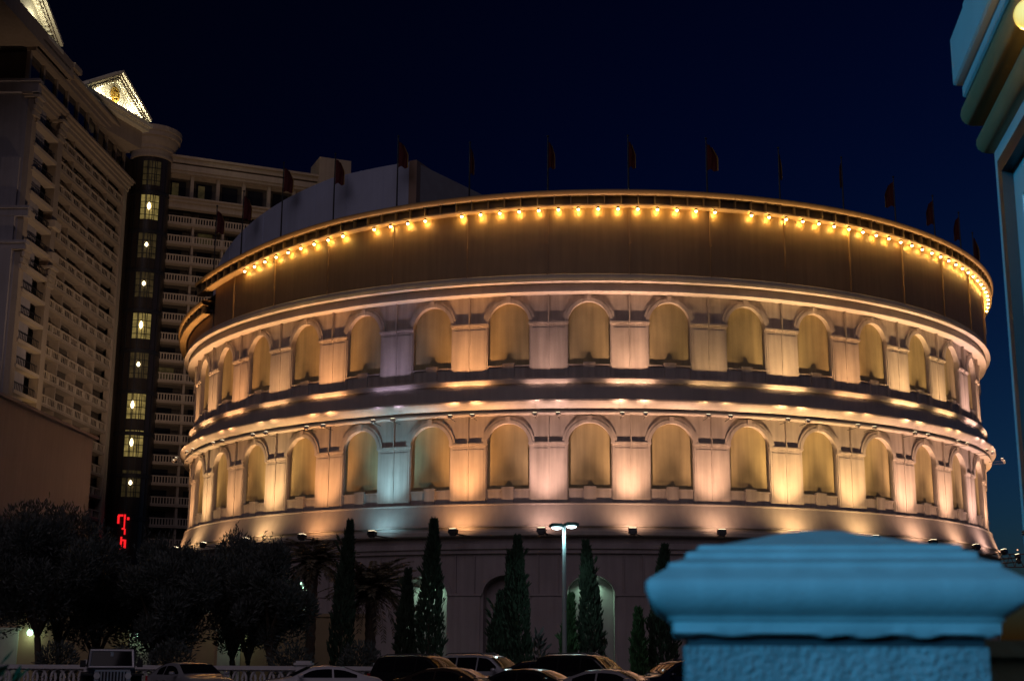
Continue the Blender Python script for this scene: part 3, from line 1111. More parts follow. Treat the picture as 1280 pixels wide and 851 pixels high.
# ------------------------------------------------------------------ garden wall at the left with its bracket lamp
GWL = empty("garden_wall", (-26, 92, 0))
tag(GWL, "low tan wall with a pale doorway behind the left trees", "wall")
b = MB()
b.box((0, 0, 2.2), (34, .4, 4.4))
b.box((0, 0, 4.45), (34.3, .6, .2))
b.build("wall", mat("tan_render", (.42, .30, .18), .85, .12, .6), GWL)
for x in (-7.0, 1.8, 7.6):
    d = MB()
    d.box((x, -.22, 1.7), (1.5, .1, 3.4))
    d.box((x, -.26, 3.45), (1.8, .2, .16))
    d.build("doorway", mat("pale_doorway", (.5, .52, .45), .8), GWL)
for x, e in ((-5.4, 1.2), (1.6, .55), (8.2, .9)):
    WL = MB().lathe([(.001, -.2), (.17, -.12), (.2, .05), (.1, .2), (.001, .22)], (x, -.55, 3.2), 10).tube((x, -.2, 3.3), (x, -.55, 3.4), .04).build("wall_lamp", GREENL, GWL)
    lamp("wall_lamp_light", 'POINT', (x, -.75, 2.95), 9 * e, (.75, 1, .6), radius=.15, parent=GWL)
lamp("wall_fill", 'POINT', (4, -5, 3.5), 12, (1, .6, .3), radius=.3, parent=GWL)  # added warm point light on the wall, no fixture built

# ------------------------------------------------------------------ corner building at the right edge
CB = empty("corner_building", (4.47, 12.0, 0))
tag(CB, "pale corner building with stepped cornices and a yellow globe lamp, right edge", "building")
th = rad(8.4)
back = Vector((-sin(th), -cos(th), 0))     # along the wall towards the viewer
outw = Vector((-cos(th), sin(th), 0))      # out of the wall, to the left
east = Vector((1, 0.0, 0))                 # the far side wall runs this way
outf = Vector((0.0, 1, 0))


def sweep(prof, m, name, L=13.0, L2=5.0, closed=True):
    b = MB()
    k = len(prof)
    vs = []
    for (o, z) in prof:
        p = back * L + outw * o
        vs.append((p.x, p.y, z))
    for (o, z) in prof:                     # mitre at the far corner
        # intersection of the two offset lines
        A = outw * o
        B = outf * o
        # A + s*(-back) = B + t*east
        M_ = Matrix(((-back.x, -east.x), (-back.y, -east.y)))
        rhs = Vector((B.x - A.x, B.y - A.y))
        s_, t_ = M_.inverted() @ rhs
        p = A + (-back) * s_
        vs.append((p.x, p.y, z))
    for (o, z) in prof:
        p = east * L2 + outf * o
        vs.append((p.x, p.y, z))
    fs = []
    for i in range(2):
        for j in range(k - 1):
            fs.append((i * k + j, i * k + j + 1, (i + 1) * k + j + 1, (i + 1) * k + j))
    b.add(vs, fs)
    return b.build(name, m, CB, sharp=28)


def arc(c, r, a0, a1, n=9):
    return [(c[0] + r * cos(rad(a0 + (a1 - a0) * i / n)), c[1] + r * sin(rad(a0 + (a1 - a0) * i / n))) for i in range(n + 1)]


# main wall with a recessed tall window
b = MB()
UW0, UW1, ZW0, ZW1 = .95, 2.6, .9, 6.1


def wp(u, o, z):
    p = back * u + outw * o
    return (p.x, p.y, z)


def wrect(b, u0, u1, z0, z1, o=0.0):
    b.add([wp(u0, o, z0), wp(u1, o, z0), wp(u1, o, z1), wp(u0, o, z1)], [(0, 1, 2, 3)])


wrect(b, 0, UW0, 0, 6.95)
wrect(b, UW1, 13, 0, 6.95)
wrect(b, UW0, UW1, 0, ZW0)
wrect(b, UW0, UW1, ZW1, 6.95)
D = -.32
b.add([wp(UW0, 0, ZW0), wp(UW0, D, ZW0), wp(UW0, D, ZW1), wp(UW0, 0, ZW1)], [(0, 1, 2, 3)])
b.add([wp(UW1, 0, ZW0), wp(UW1, D, ZW0), wp(UW1, D, ZW1), wp(UW1, 0, ZW1)], [(0, 1, 2, 3)])
b.add([wp(UW0, 0, ZW1), wp(UW1, 0, ZW1), wp(UW1, D, ZW1), wp(UW0, D, ZW1)], [(0, 1, 2, 3)])
b.add([wp(UW0, 0, ZW0), wp(UW1, 0, ZW0), wp(UW1, D, ZW0), wp(UW0, D, ZW0)], [(0, 1, 2, 3)])
b.add([(0, 0, 0), (5, 0, 0), (5, 0, 6.95), (0, 0, 6.95)], [(0, 1, 2, 3)])
b.build("wall", CORNW, CB)
b = MB()
wrect(b, UW0, UW1, ZW0, ZW1, D + .02)
wn = b.build("window", HGLASS, CB)
b = MB()
for (u0, u1, z0, z1) in ((.56, .70, ZW0, ZW1 + .3), (.56, 2.9, ZW1 + .3, ZW1 + .44)):
    q = [wp(u, o, z) for u in (u0, u1) for o in (.005, .10) for z in (z0, z1)]
    b.add(q, [(0, 1, 3, 2), (4, 5, 7, 6), (0, 4, 5, 1), (2, 3, 7, 6), (1, 5, 7, 3), (0, 2, 6, 4)])
for (u0, u1, z0, z1) in ((UW0, UW0 + .1, ZW0, ZW1), (UW1 - .1, UW1, ZW0, ZW1), (UW0 + .1, UW1 - .1, ZW1 - .1, ZW1), (UW0 + .1, UW1 - .1, ZW0, ZW0 + .1), (UW0 + .1, UW1 - .1, 3.5, 3.6)):
    q = [wp(u, o, z) for u in (u0, u1) for o in (D + .02, D + .1) for z in (z0, z1)]
    b.add(q, [(0, 1, 3, 2), (4, 5, 7, 6), (0, 4, 5, 1), (2, 3, 7, 6), (1, 5, 7, 3), (0, 2, 6, 4)])
b.build("frame", DARKM, wn)
sweep([(-.02, 5.30 - 2.0), (.012, 3.30), (.012, 3.335), (-.02, 3.335)], DARKM, "wall_joint")
# two fat rolls, then stepped fascias
sweep([(-.02, 6.80)] + arc((.0, 6.96), .135, -110, 80) + [(.02, 7.12)], CORNM, "lower_roll")
sweep([(-.02, 7.10), (.06, 7.10), (.06, 7.15)], DARKM, "shadow_gap")
sweep([(.0, 7.14)] + arc((.08, 7.29), .16, -100, 80) + [(.08, 7.46)], CORNM, "upper_roll")
sweep([(.0, 7.45), (.19, 7.45), (.21, 7.47), (.21, 7.56), (.12, 7.565), (.12, 7.60)], CORNW, "fillet_band")
sweep([(.05, 7.60), (.26, 7.60), (.28, 7.62), (.28, 7.66), (.28, 8.08), (.27, 8.09)], CORNW, "fascia")
sweep([(.27, 8.09), (.18, 8.10), (.18, 8.14), (.16, 8.40), (-.02, 8.45)], CORNW, "top_fascia")
gp = Vector((3.685, 9.0, 6.74)) - Vector((4.47, 12.0, 0))
b = MB()
r = .115
b.lathe([(.001, -r)] + [(r * cos(rad(t)), r * sin(rad(t))) for t in range(-75, 76, 15)] + [(.001, r)], gp, 20)
GL = b.build("globe_lamp", GLOBE, CB)
b = MB()
b.tube(gp + Vector((0, 0, r)), gp + Vector((0, 0, .36)), .018)
b.tube(gp + Vector((0, 0, .34)), gp + Vector((.6, .05, .34)), .018)
b.build("bracket", DARKM, GL)
lamp("globe_light", 'POINT', gp + Vector((0, .24, -.14)), 18, (1, .62, .14), radius=.08, parent=CB)

# ------------------------------------------------------------------ gate pillar close to the viewer
GP = empty("gate_pillar", (.669, 3.03, 0), rad(-6.5))
tag(GP, "squat rough stucco pillar with a moulded cap, out of focus in the foreground", "pillar")
hw = .291
b = MB()
n = 14
b.box((0, 0, 1.155), (hw * 2, hw * 2, 2.31))
b.build("shaft", BLUEW, GP)


def sq_lathe(prof, m, name, sub=28, sharp=40):
    b = MB()
    k = len(prof)
    vs, fs = [], []
    ring = 4 * sub
    for (o, z) in prof:
        h = hw + o
        rr = min(.02, h * .5)
        c4 = [(-h, -h), (h, -h), (h, h), (-h, h)]
        for s in range(4):
            a_, b_ = Vector(c4[s]), Vector(c4[(s + 1) % 4])
            for i in range(sub):
                p = a_.lerp(b_, i / sub)
                if i == 0 and h > .05:
                    p = p * (1 - .014)
                zj = random.choice((0, 0, .001, -.003, -.005)) if z < Z0 + .001 else 0
                vs.append((p.x, p.y, z + zj))
    for i in range(k - 1):
        for j in range(ring):
            fs.append((i * ring + j, i * ring + (j + 1) % ring, (i + 1) * ring + (j + 1) % ring, (i + 1) * ring + j))
    fs.append(tuple(range((k - 1) * ring, k * ring)))
    b.add(vs, fs)
    return b.build(name, m, GP, sharp=sharp)


Z0 = 2.332
prof = [(-.02, -.004), (.020, 0), (.025, .003), (.026, .024), (.031, .027), (.033, .033), (.040, .038), (.052, .046), (.064, .057), (.072, .070), (.076, .083), (.0765, .096),
        (.074, .103), (.068, .108), (.052, .118), (.036, .128), (.033, .131), (.032, .138), (.028, .140), (.018, .1415), (.006, .147), (-.001, .149), (-.003, .152), (-.004, .160), (-.008, .163),
        (-.024, .166), (-.028, .169), (-.029, .176), (-.034, .178)]
prof = [(o, Z0 + z) for o, z in prof]
prof += [(-.07, Z0 + .180), (-.14, Z0 + .197), (-.20, Z0 + .212), (-.24, Z0 + .222), (-.285, Z0 + .227)]
sq_lathe(prof, CAPM, "cap")
b = MB()
b.box((0, 0, 2.3205), (hw * 2 - .012, hw * 2 - .012, .021))
b.build("mortar_joint", DARKM, GP)

PW = empty("parapet_wall", (1.9, 3.55, 0))
tag(PW, "low wall joining the foreground pillar at its right, shade put into its dark colour", "wall")
MB().box((0.0, 0, 1.145), (1.85, .2, 2.29)).build("wall", UNLITW, PW)
MB().box((0.0, 0, 2.31), (1.86, .26, .04)).build("coping", UNLITW, PW)

# assumed cyan-blue spot, no fixture built, behind the viewer's left shoulder (out of frame): lights pillar and corner
lamp("assumed_blue_spot", 'SPOT', (-15, -20, 11), 30000, (.045, .50, .96), (3.4, 8.8, 4.7), rad(21), .6, .25)

# ------------------------------------------------------------------ street lamp
SL = empty("street_lamp", (2.71, 70, 0))
tag(SL, "tall lit twin headed street lamp standing among the cypresses", "street lamp")
MB().lathe([(.2, 0), (.2, .5), (.13, .55), (.085, 8.35), (.085, 8.45), (.001, 8.5)], n=12).build("pole", LAMPM, SL)
for sx_, zz in ((-1, 8.43), (1, 8.52)):
    aw = rad(25)
    R3 = Matrix.Rotation(aw, 3, 'Z')
    c = R3 @ Vector((sx_ * .42, 0, 0))
    hd = MB()
    hd.tube((0, 0, zz), (c.x, c.y, zz), .045)
    hd.box((c.x, c.y, zz + .02), (.66, .42, .15), R=R3)
    hd.box((c.x, c.y, zz + .11), (.5, .3, .06), R=R3)
    h = hd.build("lamp_head", LAMPH, SL)
    ln = MB()
    prof = [(.25 * cos(rad(t)), -.11 * sin(rad(t))) for t in range(0, 91, 15)]
    ln.lathe([(max(r_, .001), z_) for r_, z_ in prof], (c.x, c.y, zz - .06), 16)
    ln.build("lens", LAMPL, h)
    lamp("street_light", 'SPOT', (c.x, c.y - .02, zz - .22), 120, (.62, .95, 1.0), (c.x * .75, c.y, 0), rad(170), .3, .12, SL)
lamp("pole_fill", 'POINT', (0, -.40, 7.75), 34, (.40, .95, 1.0), radius=.1, parent=SL)  # added point light, brightens the pole below the lamp heads

# ------------------------------------------------------------------ trees
def leaf_quad(b, p, d, L, w):
    up = Vector((random.uniform(-1, 1), random.uniform(-1, 1), random.uniform(-1, 1)))
    s = d.cross(up)
    if s.length < 1e-4:
        return
    s.normalize()
    s *= w / 2
    e = p + d * L
    m = p + d * (L * .5)
    o = len(b.v)
    b.v += [tuple(p), tuple(m + s), tuple(e), tuple(m - s)]
    b.f.append((o, o + 1, o + 2, o + 3))


def rv():
    while True:
        v = Vector((random.uniform(-1, 1), random.uniform(-1, 1), random.uniform(-1, 1)))
        if .05 < v.length < 1:
            return v


def olive(x, y, h, r, label, n=5200, hb=1.6, group="olive trees behind the parking balustrade"):
    T = empty("olive_tree", (x, y, 0))
    tag(T, label, "tree", group)
    t = MB()
    fork = Vector((random.uniform(-.2, .2), 0, hb))
    t.path([(0, 0, 0), fork * .5 + Vector((.1, 0, 0)), fork], [.26, .2, .17])
    tips = []
    for i in range(7):
        a = 2 * pi * i / 7 + random.uniform(-.3, .3)
        e = Vector((cos(a) * r * .6, sin(a) * r * .6, hb + (h - hb) * random.uniform(.45, .8)))
        mid = fork.lerp(e, .5) + Vector((random.uniform(-.3, .3), random.uniform(-.3, .3), .3))
        t.path([fork, mid, e], [.12, .08, .03], 6)
        tips.append(e)
    t.build("trunk", BARK, T)
    c = MB()
    cl = []
    for i in range(34):
        v = rv()
        zc = hb + (h - hb) * (.52 + .42 * v.z)
        rr = r * (.5 + .5 * sqrt(max(0, 1 - v.z * v.z)))
        cl.append((Vector((v.x * rr, v.y * rr, zc)), random.uniform(.45, .95) * r * .42))
    per = int(n * 3.4) // len(cl)
    for (cc, cr) in cl:
        for _ in range(per):
            v = rv()
            p = cc + v * cr
            d = (v.normalized() * .6 + Vector((random.uniform(-.6, .6), random.uniform(-.6, .6), random.uniform(.1, 1)))).normalized()
            leaf_quad(c, p, d, random.uniform(.18, .40), random.uniform(.05, .105))
    # whippy shoots that break the outline at the top
    for i in range(46):
        cc, cr = random.choice(cl)
        if cc.z < hb + (h - hb) * .5:
            continue
        p = cc + Vector((random.uniform(-1, 1) * cr, random.uniform(-1, 1) * cr, cr * .7))
        dr_ = Vector((random.uniform(-.45, .45), random.uniform(-.3, .3), 1)).normalized()
        Ls = random.uniform(.5, 1.25)
        for j in range(14):
            q = p + dr_ * (Ls * j / 14)
            leaf_quad(c, q, (dr_ + Vector((random.uniform(-.9, .9), random.uniform(-.9, .9), .1))).normalized(), .22, .055)
    c.build("crown", LEAF_O, T)
    return T


def cypress(x, y, h, r, label, m=None, n=4200, twin=False, name="cypress_tree"):
    T = empty(name, (x, y, 0))
    tag(T, label, "tree", "cypresses in front of the arena")
    MB().tube((0, 0, 0), (0, 0, h * .7), .13, .03, 7).build("trunk", BARK, T)
    c = MB()
    lean, ly = random.uniform(-.32, .32), random.uniform(-.2, .2)
    spires = [(0, 0, h, r, 1.0)] + ([(-r * .62, .1, h * twin, r * .62, .55)] if twin else [])
    for (ox, oy, hh, rr, sh) in spires:
        ph = random.uniform(0, 6)
        for _ in range(int(n * sh)):
            f = random.random() ** .8
            z = .25 + (hh - .25) * f
            prof = (min(1, .55 + f * 3) if f < .15 else 1) * (1 - max(0, f - .25) ** 1.5 * 1.42)
            prof = max(prof, .04)
            a = random.uniform(0, 2 * pi)
            lump = 1 + .17 * sin(a * 3 + z * 2.3 + ph) + .10 * sin(a * 5 - z * 4.1)
            q = rr * prof * lump * sqrt(random.uniform(.35, 1))
            p = Vector((ox + cos(a) * q + lean * f * f, oy + sin(a) * q + ly * f * f, z))
            d = Vector((cos(a) * .35, sin(a) * .35, 1)) + rv() * .35
            leaf_quad(c, p, d.normalized(), random.uniform(.22, .46), random.uniform(.07, .14))
    for _ in range(16):
        f = random.uniform(.2, .9)
        a = random.uniform(0, 2 * pi)
        p = Vector((cos(a) * r * .9 * (1 - f * .6), sin(a) * r * .9 * (1 - f * .6), h * f))
        for j in range(6):
            leaf_quad(c, p, (Vector((cos(a) * .7, sin(a) * .7, .9)) + rv() * .3).normalized(), .6, .1)
    c.build("crown", m or LEAF_C, T)
    return T


def palm(x, y, h, label, nf=46, L=3.2):
    T = empty("palm_tree", (x, y, 0))
    tag(T, label, "tree", "palms left of the arena front")
    t = MB()
    prof = []
    for i in range(24):
        z = h * i / 23
        prof.append((.26 + (.05 if i % 2 else 0) + .05 * (i / 23), z))
    t.lathe(prof, n=10)
    t.build("trunk", BARK, T)
    c = MB()
    for i in range(nf):
        a = random.uniform(0, 2 * pi)
        el = random.uniform(-.5, 1.35)
        LL_ = L * random.uniform(.8, 1.1)
        pts = []
        for j in range(13):
            s = j / 12
            e = el - s * s * 1.25
            r0 = LL_ * s * cos(el - s * .55)
            z0 = LL_ * (sin(el) * s - .42 * s * s)
            pts.append(Vector((cos(a) * r0, sin(a) * r0, h + z0)))
        c.path(pts, [.035 * (1 - .8 * k_ / 12) for k_ in range(13)], 4)
        for j in range(2, 13):
            d = (pts[j] - pts[j - 1]).normalized()
            side = d.cross(Vector((0, 0, 1)))
            if side.length < .01:
                continue
            side.normalize()
            for sg in (-1, 1):
                for w_ in (0, .5):
                    p = pts[j - 1].lerp(pts[j], w_)
                    dd = (d * .8 + side * sg * .9 + Vector((0, 0, -.15)) + rv() * .12).normalized()
                    leaf_quad(c, p, dd, .66 * (1.1 - j / 18), .085)
    c.build("crown", LEAF_P, T)
    return T


olive(-28.0, 74, 9.4, 3.6, "broad dark olive tree filling the left edge of the photo", 6500, hb=3.0)
olive(-23.8, 71, 9.4, 3.3, "tallest dark olive tree, behind the open top off-roader", 6500, hb=2.8)
olive(-20.2, 79, 8.2, 3.0, "dark olive tree under the red sign of the stair bay", 5600)
olive(-17.6, 72, 7.9, 2.7, "low dark olive tree above the silver coupe", 5600)
olive(-14.6, 78, 8.4, 2.5, "dark olive tree with thin shoots against the arena's lower left edge", 5200)
olive(-12.6, 73, 7.4, 2.2, "small dark olive tree left of the bigger palm", 4600)
olive(-26.0, 81, 9.0, 3.0, "dark olive tree in the second row at the far left", 4600, hb=2.2)
olive(-22.0, 75, 8.3, 2.8, "dark olive tree between the tallest olive and the red sign", 4600)
olive(-16.4, 83, 8.6, 2.6, "dark olive tree in the second row before the arena's left foot", 4600)
palm(-12.0, 84, 7.4, "tall dark palm tree with upright fronds behind the olives", 70, 2.6)
palm(-8.0, 80, 5.6, "shorter broad palm tree with drooping fronds beside the white sedan", 90, 3.1)
cypress(-9.3, 77, 9.1, .62, "thin dark cypress between the two palms", n=3600)
cypress(-5.88, 78, 6.5, .52, "blunt cypress left of the first green lit niche", n=3000)
cypress(-4.42, 76, 9.1, .74, "tall pointed cypress covering the left green lit niche", n=4600)
cypress(-.78, 76, 5.2, .44, "small slim cypress left of the twin topped cypress", n=2600)
cypress(.42, 76, 8.2, .66, "tall twin topped cypress before the unlit niche", n=4200, twin=.90)
cypress(3.02, 74, 5.0, .42, "small cypress beside the street lamp pole", LEAF_G, 2400)
cypress(4.36, 75, 7.9, .66, "tall cypress standing before the right green lit niche", n=4400)
cypress(6.80, 74, 4.3, .40, "small bright green cypress left of the foreground pillar", LEAF_G, 2400)
cypress(8.12, 75, 7.7, .74, "tall cypress partly hidden by the foreground pillar", n=4400)


def shrub(x, y, h, r, label, m, n=1500, leaf=.22, name="shrub", group="shrubs behind the balustrade"):
    T = empty(name, (x, y, 0))
    tag(T, label, "shrub", group)
    s = MB()
    for i in range(6):
        a = random.uniform(0, 6.28)
        s.path([(0, 0, 0), (cos(a) * r * .3, sin(a) * r * .3, h * .5), (cos(a) * r * .6, sin(a) * r * .6, h * .85)], [.03, .02, .008], 5)
    s.build("stem", BARK, T)
    c = MB()
    for _ in range(n):
        v = rv()
        p = Vector((v.x * r, v.y * r, h * .55 + v.z * h * .48))
        leaf_quad(c, p, (v + rv() * .8 + Vector((0, 0, .4))).normalized(), random.uniform(.6, 1.3) * leaf, leaf * .36)
    c.build("foliage", m, T)
    return T


for (x, h, r, lb) in ((-21.3, 2.5, 1.0, "dark rounded shrub behind the left end of the balustrade"), (-18.2, 2.2, .9, "low dark shrub behind the off-roader's right side"),
                      (-15.9, 2.6, 1.1, "pale leaved shrub lit by the doorway lamp"), (-10.3, 2.4, 1.2, "dark shrub at the foot of the palms"), (-7.0, 2.6, 1.0, "dark shrub behind the white sedan's rear")):
    shrub(x, 66, h, r, lb, LEAF_O)
shrub(1.5, 76.5, 3.0, .5, "sparse spiky shrub with two bent stems right of the twin cypress", LEAF_O, 160, .5)
shrub(-2.02, 5.0, 2.42, .36, "green out of focus bush at the left bottom corner", LEAF_B, 1400, .09, "bush", "foreground bush")

# ------------------------------------------------------------------ balustrade behind the cars
BL = empty("balustrade", (0, 62, 0))
tag(BL, "white concrete balustrade with ring openings along the parking edge", "balustrade")
xa, xb = -25.0, -5.6
b = MB()
b.box(((xa + xb) / 2, 0, .22), (xb - xa, .36, .44))
b.box(((xa + xb) / 2, 0, .50), (xb - xa, .44, .12))
b.build("base_rail", BALM, BL)
MB().box(((xa + xb) / 2, 0, 1.46), (xb - xa, .40, .17)).build("top_rail", BALM, BL)
b = MB()
x = xa + .3
i = 0
while x < xb - .2:
    pts = []
    for j in range(17):
        t = 2 * pi * j / 16
        pts.append((x + .30 * cos(t), (.03 if i % 2 else -.03), .97 + .40 * sin(t)))
    b.path(pts, .055, 6)
    x += .40
    i += 1
b.build("ring_infill", BALM, BL)
for x in (-25.0, -18.4, -9.1, -5.6):
    b = MB()
    b.box((x, 0, .80), (.62, .56, 1.6))
    b.box((x, 0, 1.64), (.80, .72, .10))
    b.box((x, 0, 1.73), (.62, .56, .08))
    b.build("pier", BALM, BL)

# ------------------------------------------------------------------ cars
def lerp_pts(pts, x):
    if x <= pts[0][0]:
        return pts[0][1]
    for (a, za), (b_, zb) in zip(pts[:-1], pts[1:]):
        if a <= x <= b_:
            return za + (zb - za) * (x - a) / (b_ - a)
    return pts[-1][1]


def smooth_prof(pts, x, w=.14):
    return sum(lerp_pts(pts, x + d * w) for d in (-1, -.5, 0, .5, 1)) / 5


SEDAN = dict(L=4.7, W=1.82, H=1.44, zb=.95, top=[(-2.35, .80), (-2.30, .98), (-1.75, 1.06), (-.85, 1.40), (-.2, 1.45), (.35, 1.40), (1.15, 1.00), (2.0, .88), (2.30, .70), (2.35, .58)],
             ws=(.42, 1.10), rw=(-1.62, -.92), sw=[(-1.32, -.45), (-.38, .78)], rails=False)
COUPE = dict(L=4.6, W=1.86, H=1.40, zb=.94, top=[(-2.3, .85), (-2.25, 1.0), (-1.8, 1.06), (-.8, 1.37), (-.15, 1.41), (.3, 1.36), (1.05, .99), (1.95, .88), (2.25, .70), (2.3, .58)],
             ws=(.36, 1.0), rw=(-1.65, -.85), sw=[(-1.1, -.55), (-.48, .68)], rails=False)
SUV = dict(L=4.8, W=1.92, H=1.78, zb=1.08, top=[(-2.4, .9), (-2.36, 1.12), (-2.15, 1.68), (-1.6, 1.77), (-.2, 1.80), (.4, 1.74), (1.15, 1.16), (2.05, 1.02), (2.36, .82), (2.4, .6)],
           ws=(.48, 1.10), rw=(-2.30, -2.18), sw=[(-1.95, -1.15), (-1.08, -.15), (-.08, .80)], rails=True)
BIGSUV = dict(SUV, L=5.1, W=2.0, zb=1.15)


def car(kind, paint, x, y, head, label, roof=None):
    T = empty("parked_car", (x, y, .30), head)
    tag(T, label, "car", "cars in the parking lot")
    K = dict(kind)
    zs = (roof / K['H']) if roof else 1.0
    top = [(px, pz * zs) for px, pz in K['top']]
    zb = K['zb'] * zs
    Hh = K['H'] * zs
    w0 = K['W'] / 2
    L = K['L']

    def T_(x_):
        return smooth_prof(top, x_)

    def hw_(x_):
        f = abs(x_) / (L / 2)
        return w0 * (1 - .20 * max(0, f - .55) ** 2 / .2025)

    def sec(x_):
        t = T_(x_)
        w = hw_(x_)
        bz = min(zb, t - .05)
        gh = max(0.0, min(1.0, (t - zb) / max(.05, Hh - zb)))
        wr = w * (.93 - .19 * gh)
        pts = [(w * .80, .20), (w * .95, .30), (w * .99, .48), (w, .62), (w * .985, bz - .10), (w * .955, bz)]
        for k_ in (.33, .66):
            pts.append((w * .955 + (wr - w * .955) * k_, bz + (t - .07 - bz) * k_))
        pts += [(wr, t - .07), (wr * .96, t - .03), (wr * .84, t - .008), (wr * .5, t + .012), (0, t + .02)]
        return pts, w, wr, bz, t
    xs = [-L / 2 + L * i / 52 for i in range(53)]
    b = MB()
    rows = []
    for x_ in xs:
        pts = sec(x_)[0]
        full = [(-yy, z) for yy, z in pts] + [(yy, z) for yy, z in reversed(pts[:-1])]
        rows.append([(x_, yy, z) for yy, z in full])
    m_ = len(rows[0])
    vs = [p for r_ in rows for p in r_]
    fs = []
    for i in range(len(xs) - 1):
        for j in range(m_ - 1):
            fs.append((i * m_ + j, i * m_ + j + 1, (i + 1) * m_ + j + 1, (i + 1) * m_ + j))
        fs.append((i * m_ + m_ - 1, i * m_, (i + 1) * m_, (i + 1) * m_ + m_ - 1))
    fs += [tuple(range(m_)), tuple(range((len(xs) - 1) * m_ + m_ - 1, (len(xs) - 1) * m_ - 1, -1))]
    b.add(vs, fs)
    b.build("body", paint, T, sharp=60)

    def across(x0, x1, name, inset=.90):
        b = MB()
        n_, k_ = 8, 10
        vs = []
        for i in range(n_ + 1):
            x_ = x0 + (x1 - x0) * i / n_
            pts, w, wr, bz, t = sec(x_)
            for j in range(k_ + 1):
                yy = (-1 + 2 * j / k_) * wr * inset
                f = abs(yy) / wr
                zz = t + .02 - .03 * f ** 3
                vs.append((x_, yy, zz + .014))
        b.add(vs, [(i * (k_ + 1) + j, i * (k_ + 1) + j + 1, (i + 1) * (k_ + 1) + j + 1, (i + 1) * (k_ + 1) + j) for i in range(n_) for j in range(k_)])
        b.build(name, GLASS, T, sharp=80)
    across(*K['ws'], "windshield")
    across(*K['rw'], "rear_window")
    for sg in (-1, 1):
        for (x0, x1) in K['sw']:
            b = MB()
            vs = []
            n_ = 8
            for i in range(n_ + 1):
                x_ = x0 + (x1 - x0) * i / n_
                pts, w, wr, bz, t = sec(x_)
                z0_, z1_ = bz + .04, max(bz + .05, t - .12)
                for zz in (z0_, (z0_ + z1_) / 2, z1_):
                    f = (zz - bz) / max(.05, t - .07 - bz)
                    yy = w * .955 + (wr - w * .955) * f + .008
                    vs.append((x_, sg * yy, zz))
            b.add(vs, [(i * 3 + j, i * 3 + j + 1, (i + 1) * 3 + j + 1, (i + 1) * 3 + j) for i in range(n_) for j in range(2)])
            b.build("side_window", GLASS, T, sharp=80)
        # wheels
        for wx in (-L * .29, L * .30):
            wl = empty("wheel", (wx, sg * (w0 - .12), .325))
            wl.parent = T
            t = MB()
            ring = [(.20, -.10), (.31, -.11), (.325, -.07), (.325, .07), (.31, .11), (.20, .10)]
            nn = 24
            vs = []
            for (r_, o_) in ring:
                for j in range(nn):
                    a = 2 * pi * j / nn
                    vs.append((r_ * cos(a), o_, r_ * sin(a)))
            fs = [(i * nn + j, i * nn + (j + 1) % nn, (i + 1) * nn + (j + 1) % nn, (i + 1) * nn + j) for i in range(5) for j in range(nn)]
            t.add(vs, fs).build("tyre", TYRE, wl)
            r2 = MB()
            r2.tube((0, -.08, 0), (0, .08, 0), .05, n=10)
            for j in range(5):
                a = 2 * pi * j / 5
                r2.box((.12 * cos(a), sg * .07, .12 * sin(a)), (.20, .03, .05), R=Matrix.Rotation(-a, 3, 'Y'))
            r2.tube((0, sg * .02, 0), (0, sg * .04, 0), .20, n=20)
            r2.build("rim", CHROME, wl)
        # mirror
        xm = K['ws'][1] - .28
        pts, w, wr, bz, t = sec(xm)
        b = MB()
        b.path([(xm, sg * (w * .94), bz + .04), (xm, sg * (w + .10), bz + .07)], .025, 6)
        b.lathe([(.001, -.07), (.09, -.055), (.115, 0), (.09, .06), (.001, .08)], (xm, sg * (w + .17), bz + .10), 10)
        b.build("mirror", paint, T)
        # lights
        pts, w, wr, bz, t = sec(L / 2 - .18)
        MB().box((L / 2 - .14, sg * (w - .16), .66), (.16, .36, .15), rz=-sg * .35).build("headlight", HEADL, T)
        pts, w, wr, bz, t = sec(-L / 2 + .12)
        MB().box((-L / 2 + .07, sg * (w - .15), bz - .12), (.14, .34, .18), rz=sg * .3).build("taillight", TAILL, T)
        for (x0, x1) in K['sw'][-2:]:
            pts, w, wr, bz, t = sec(x0 + .2)
            MB().box((x0 + .2, sg * (w + .005), bz - .14), (.2, .03, .035)).build("door_handle", paint, T)
        if K['rails']:
            pts, w, wr, bz, t = sec(-.6)
            b = MB()
            b.path([(-1.75, sg * wr * .9, T_(-1.75)), (-1.6, sg * wr * .9, T_(-1.6) + .06), (-.1, sg * wr * .9, T_(-.1) + .06), (.1, sg * wr * .9, T_(.1))], .022, 6)
            b.build("roof_rail", CHROME, T)
    b = MB()
    b.box((L / 2 - .02, 0, .45), (.10, 1.0, .20))
    b.build("grille", DARKM, T)
    return T


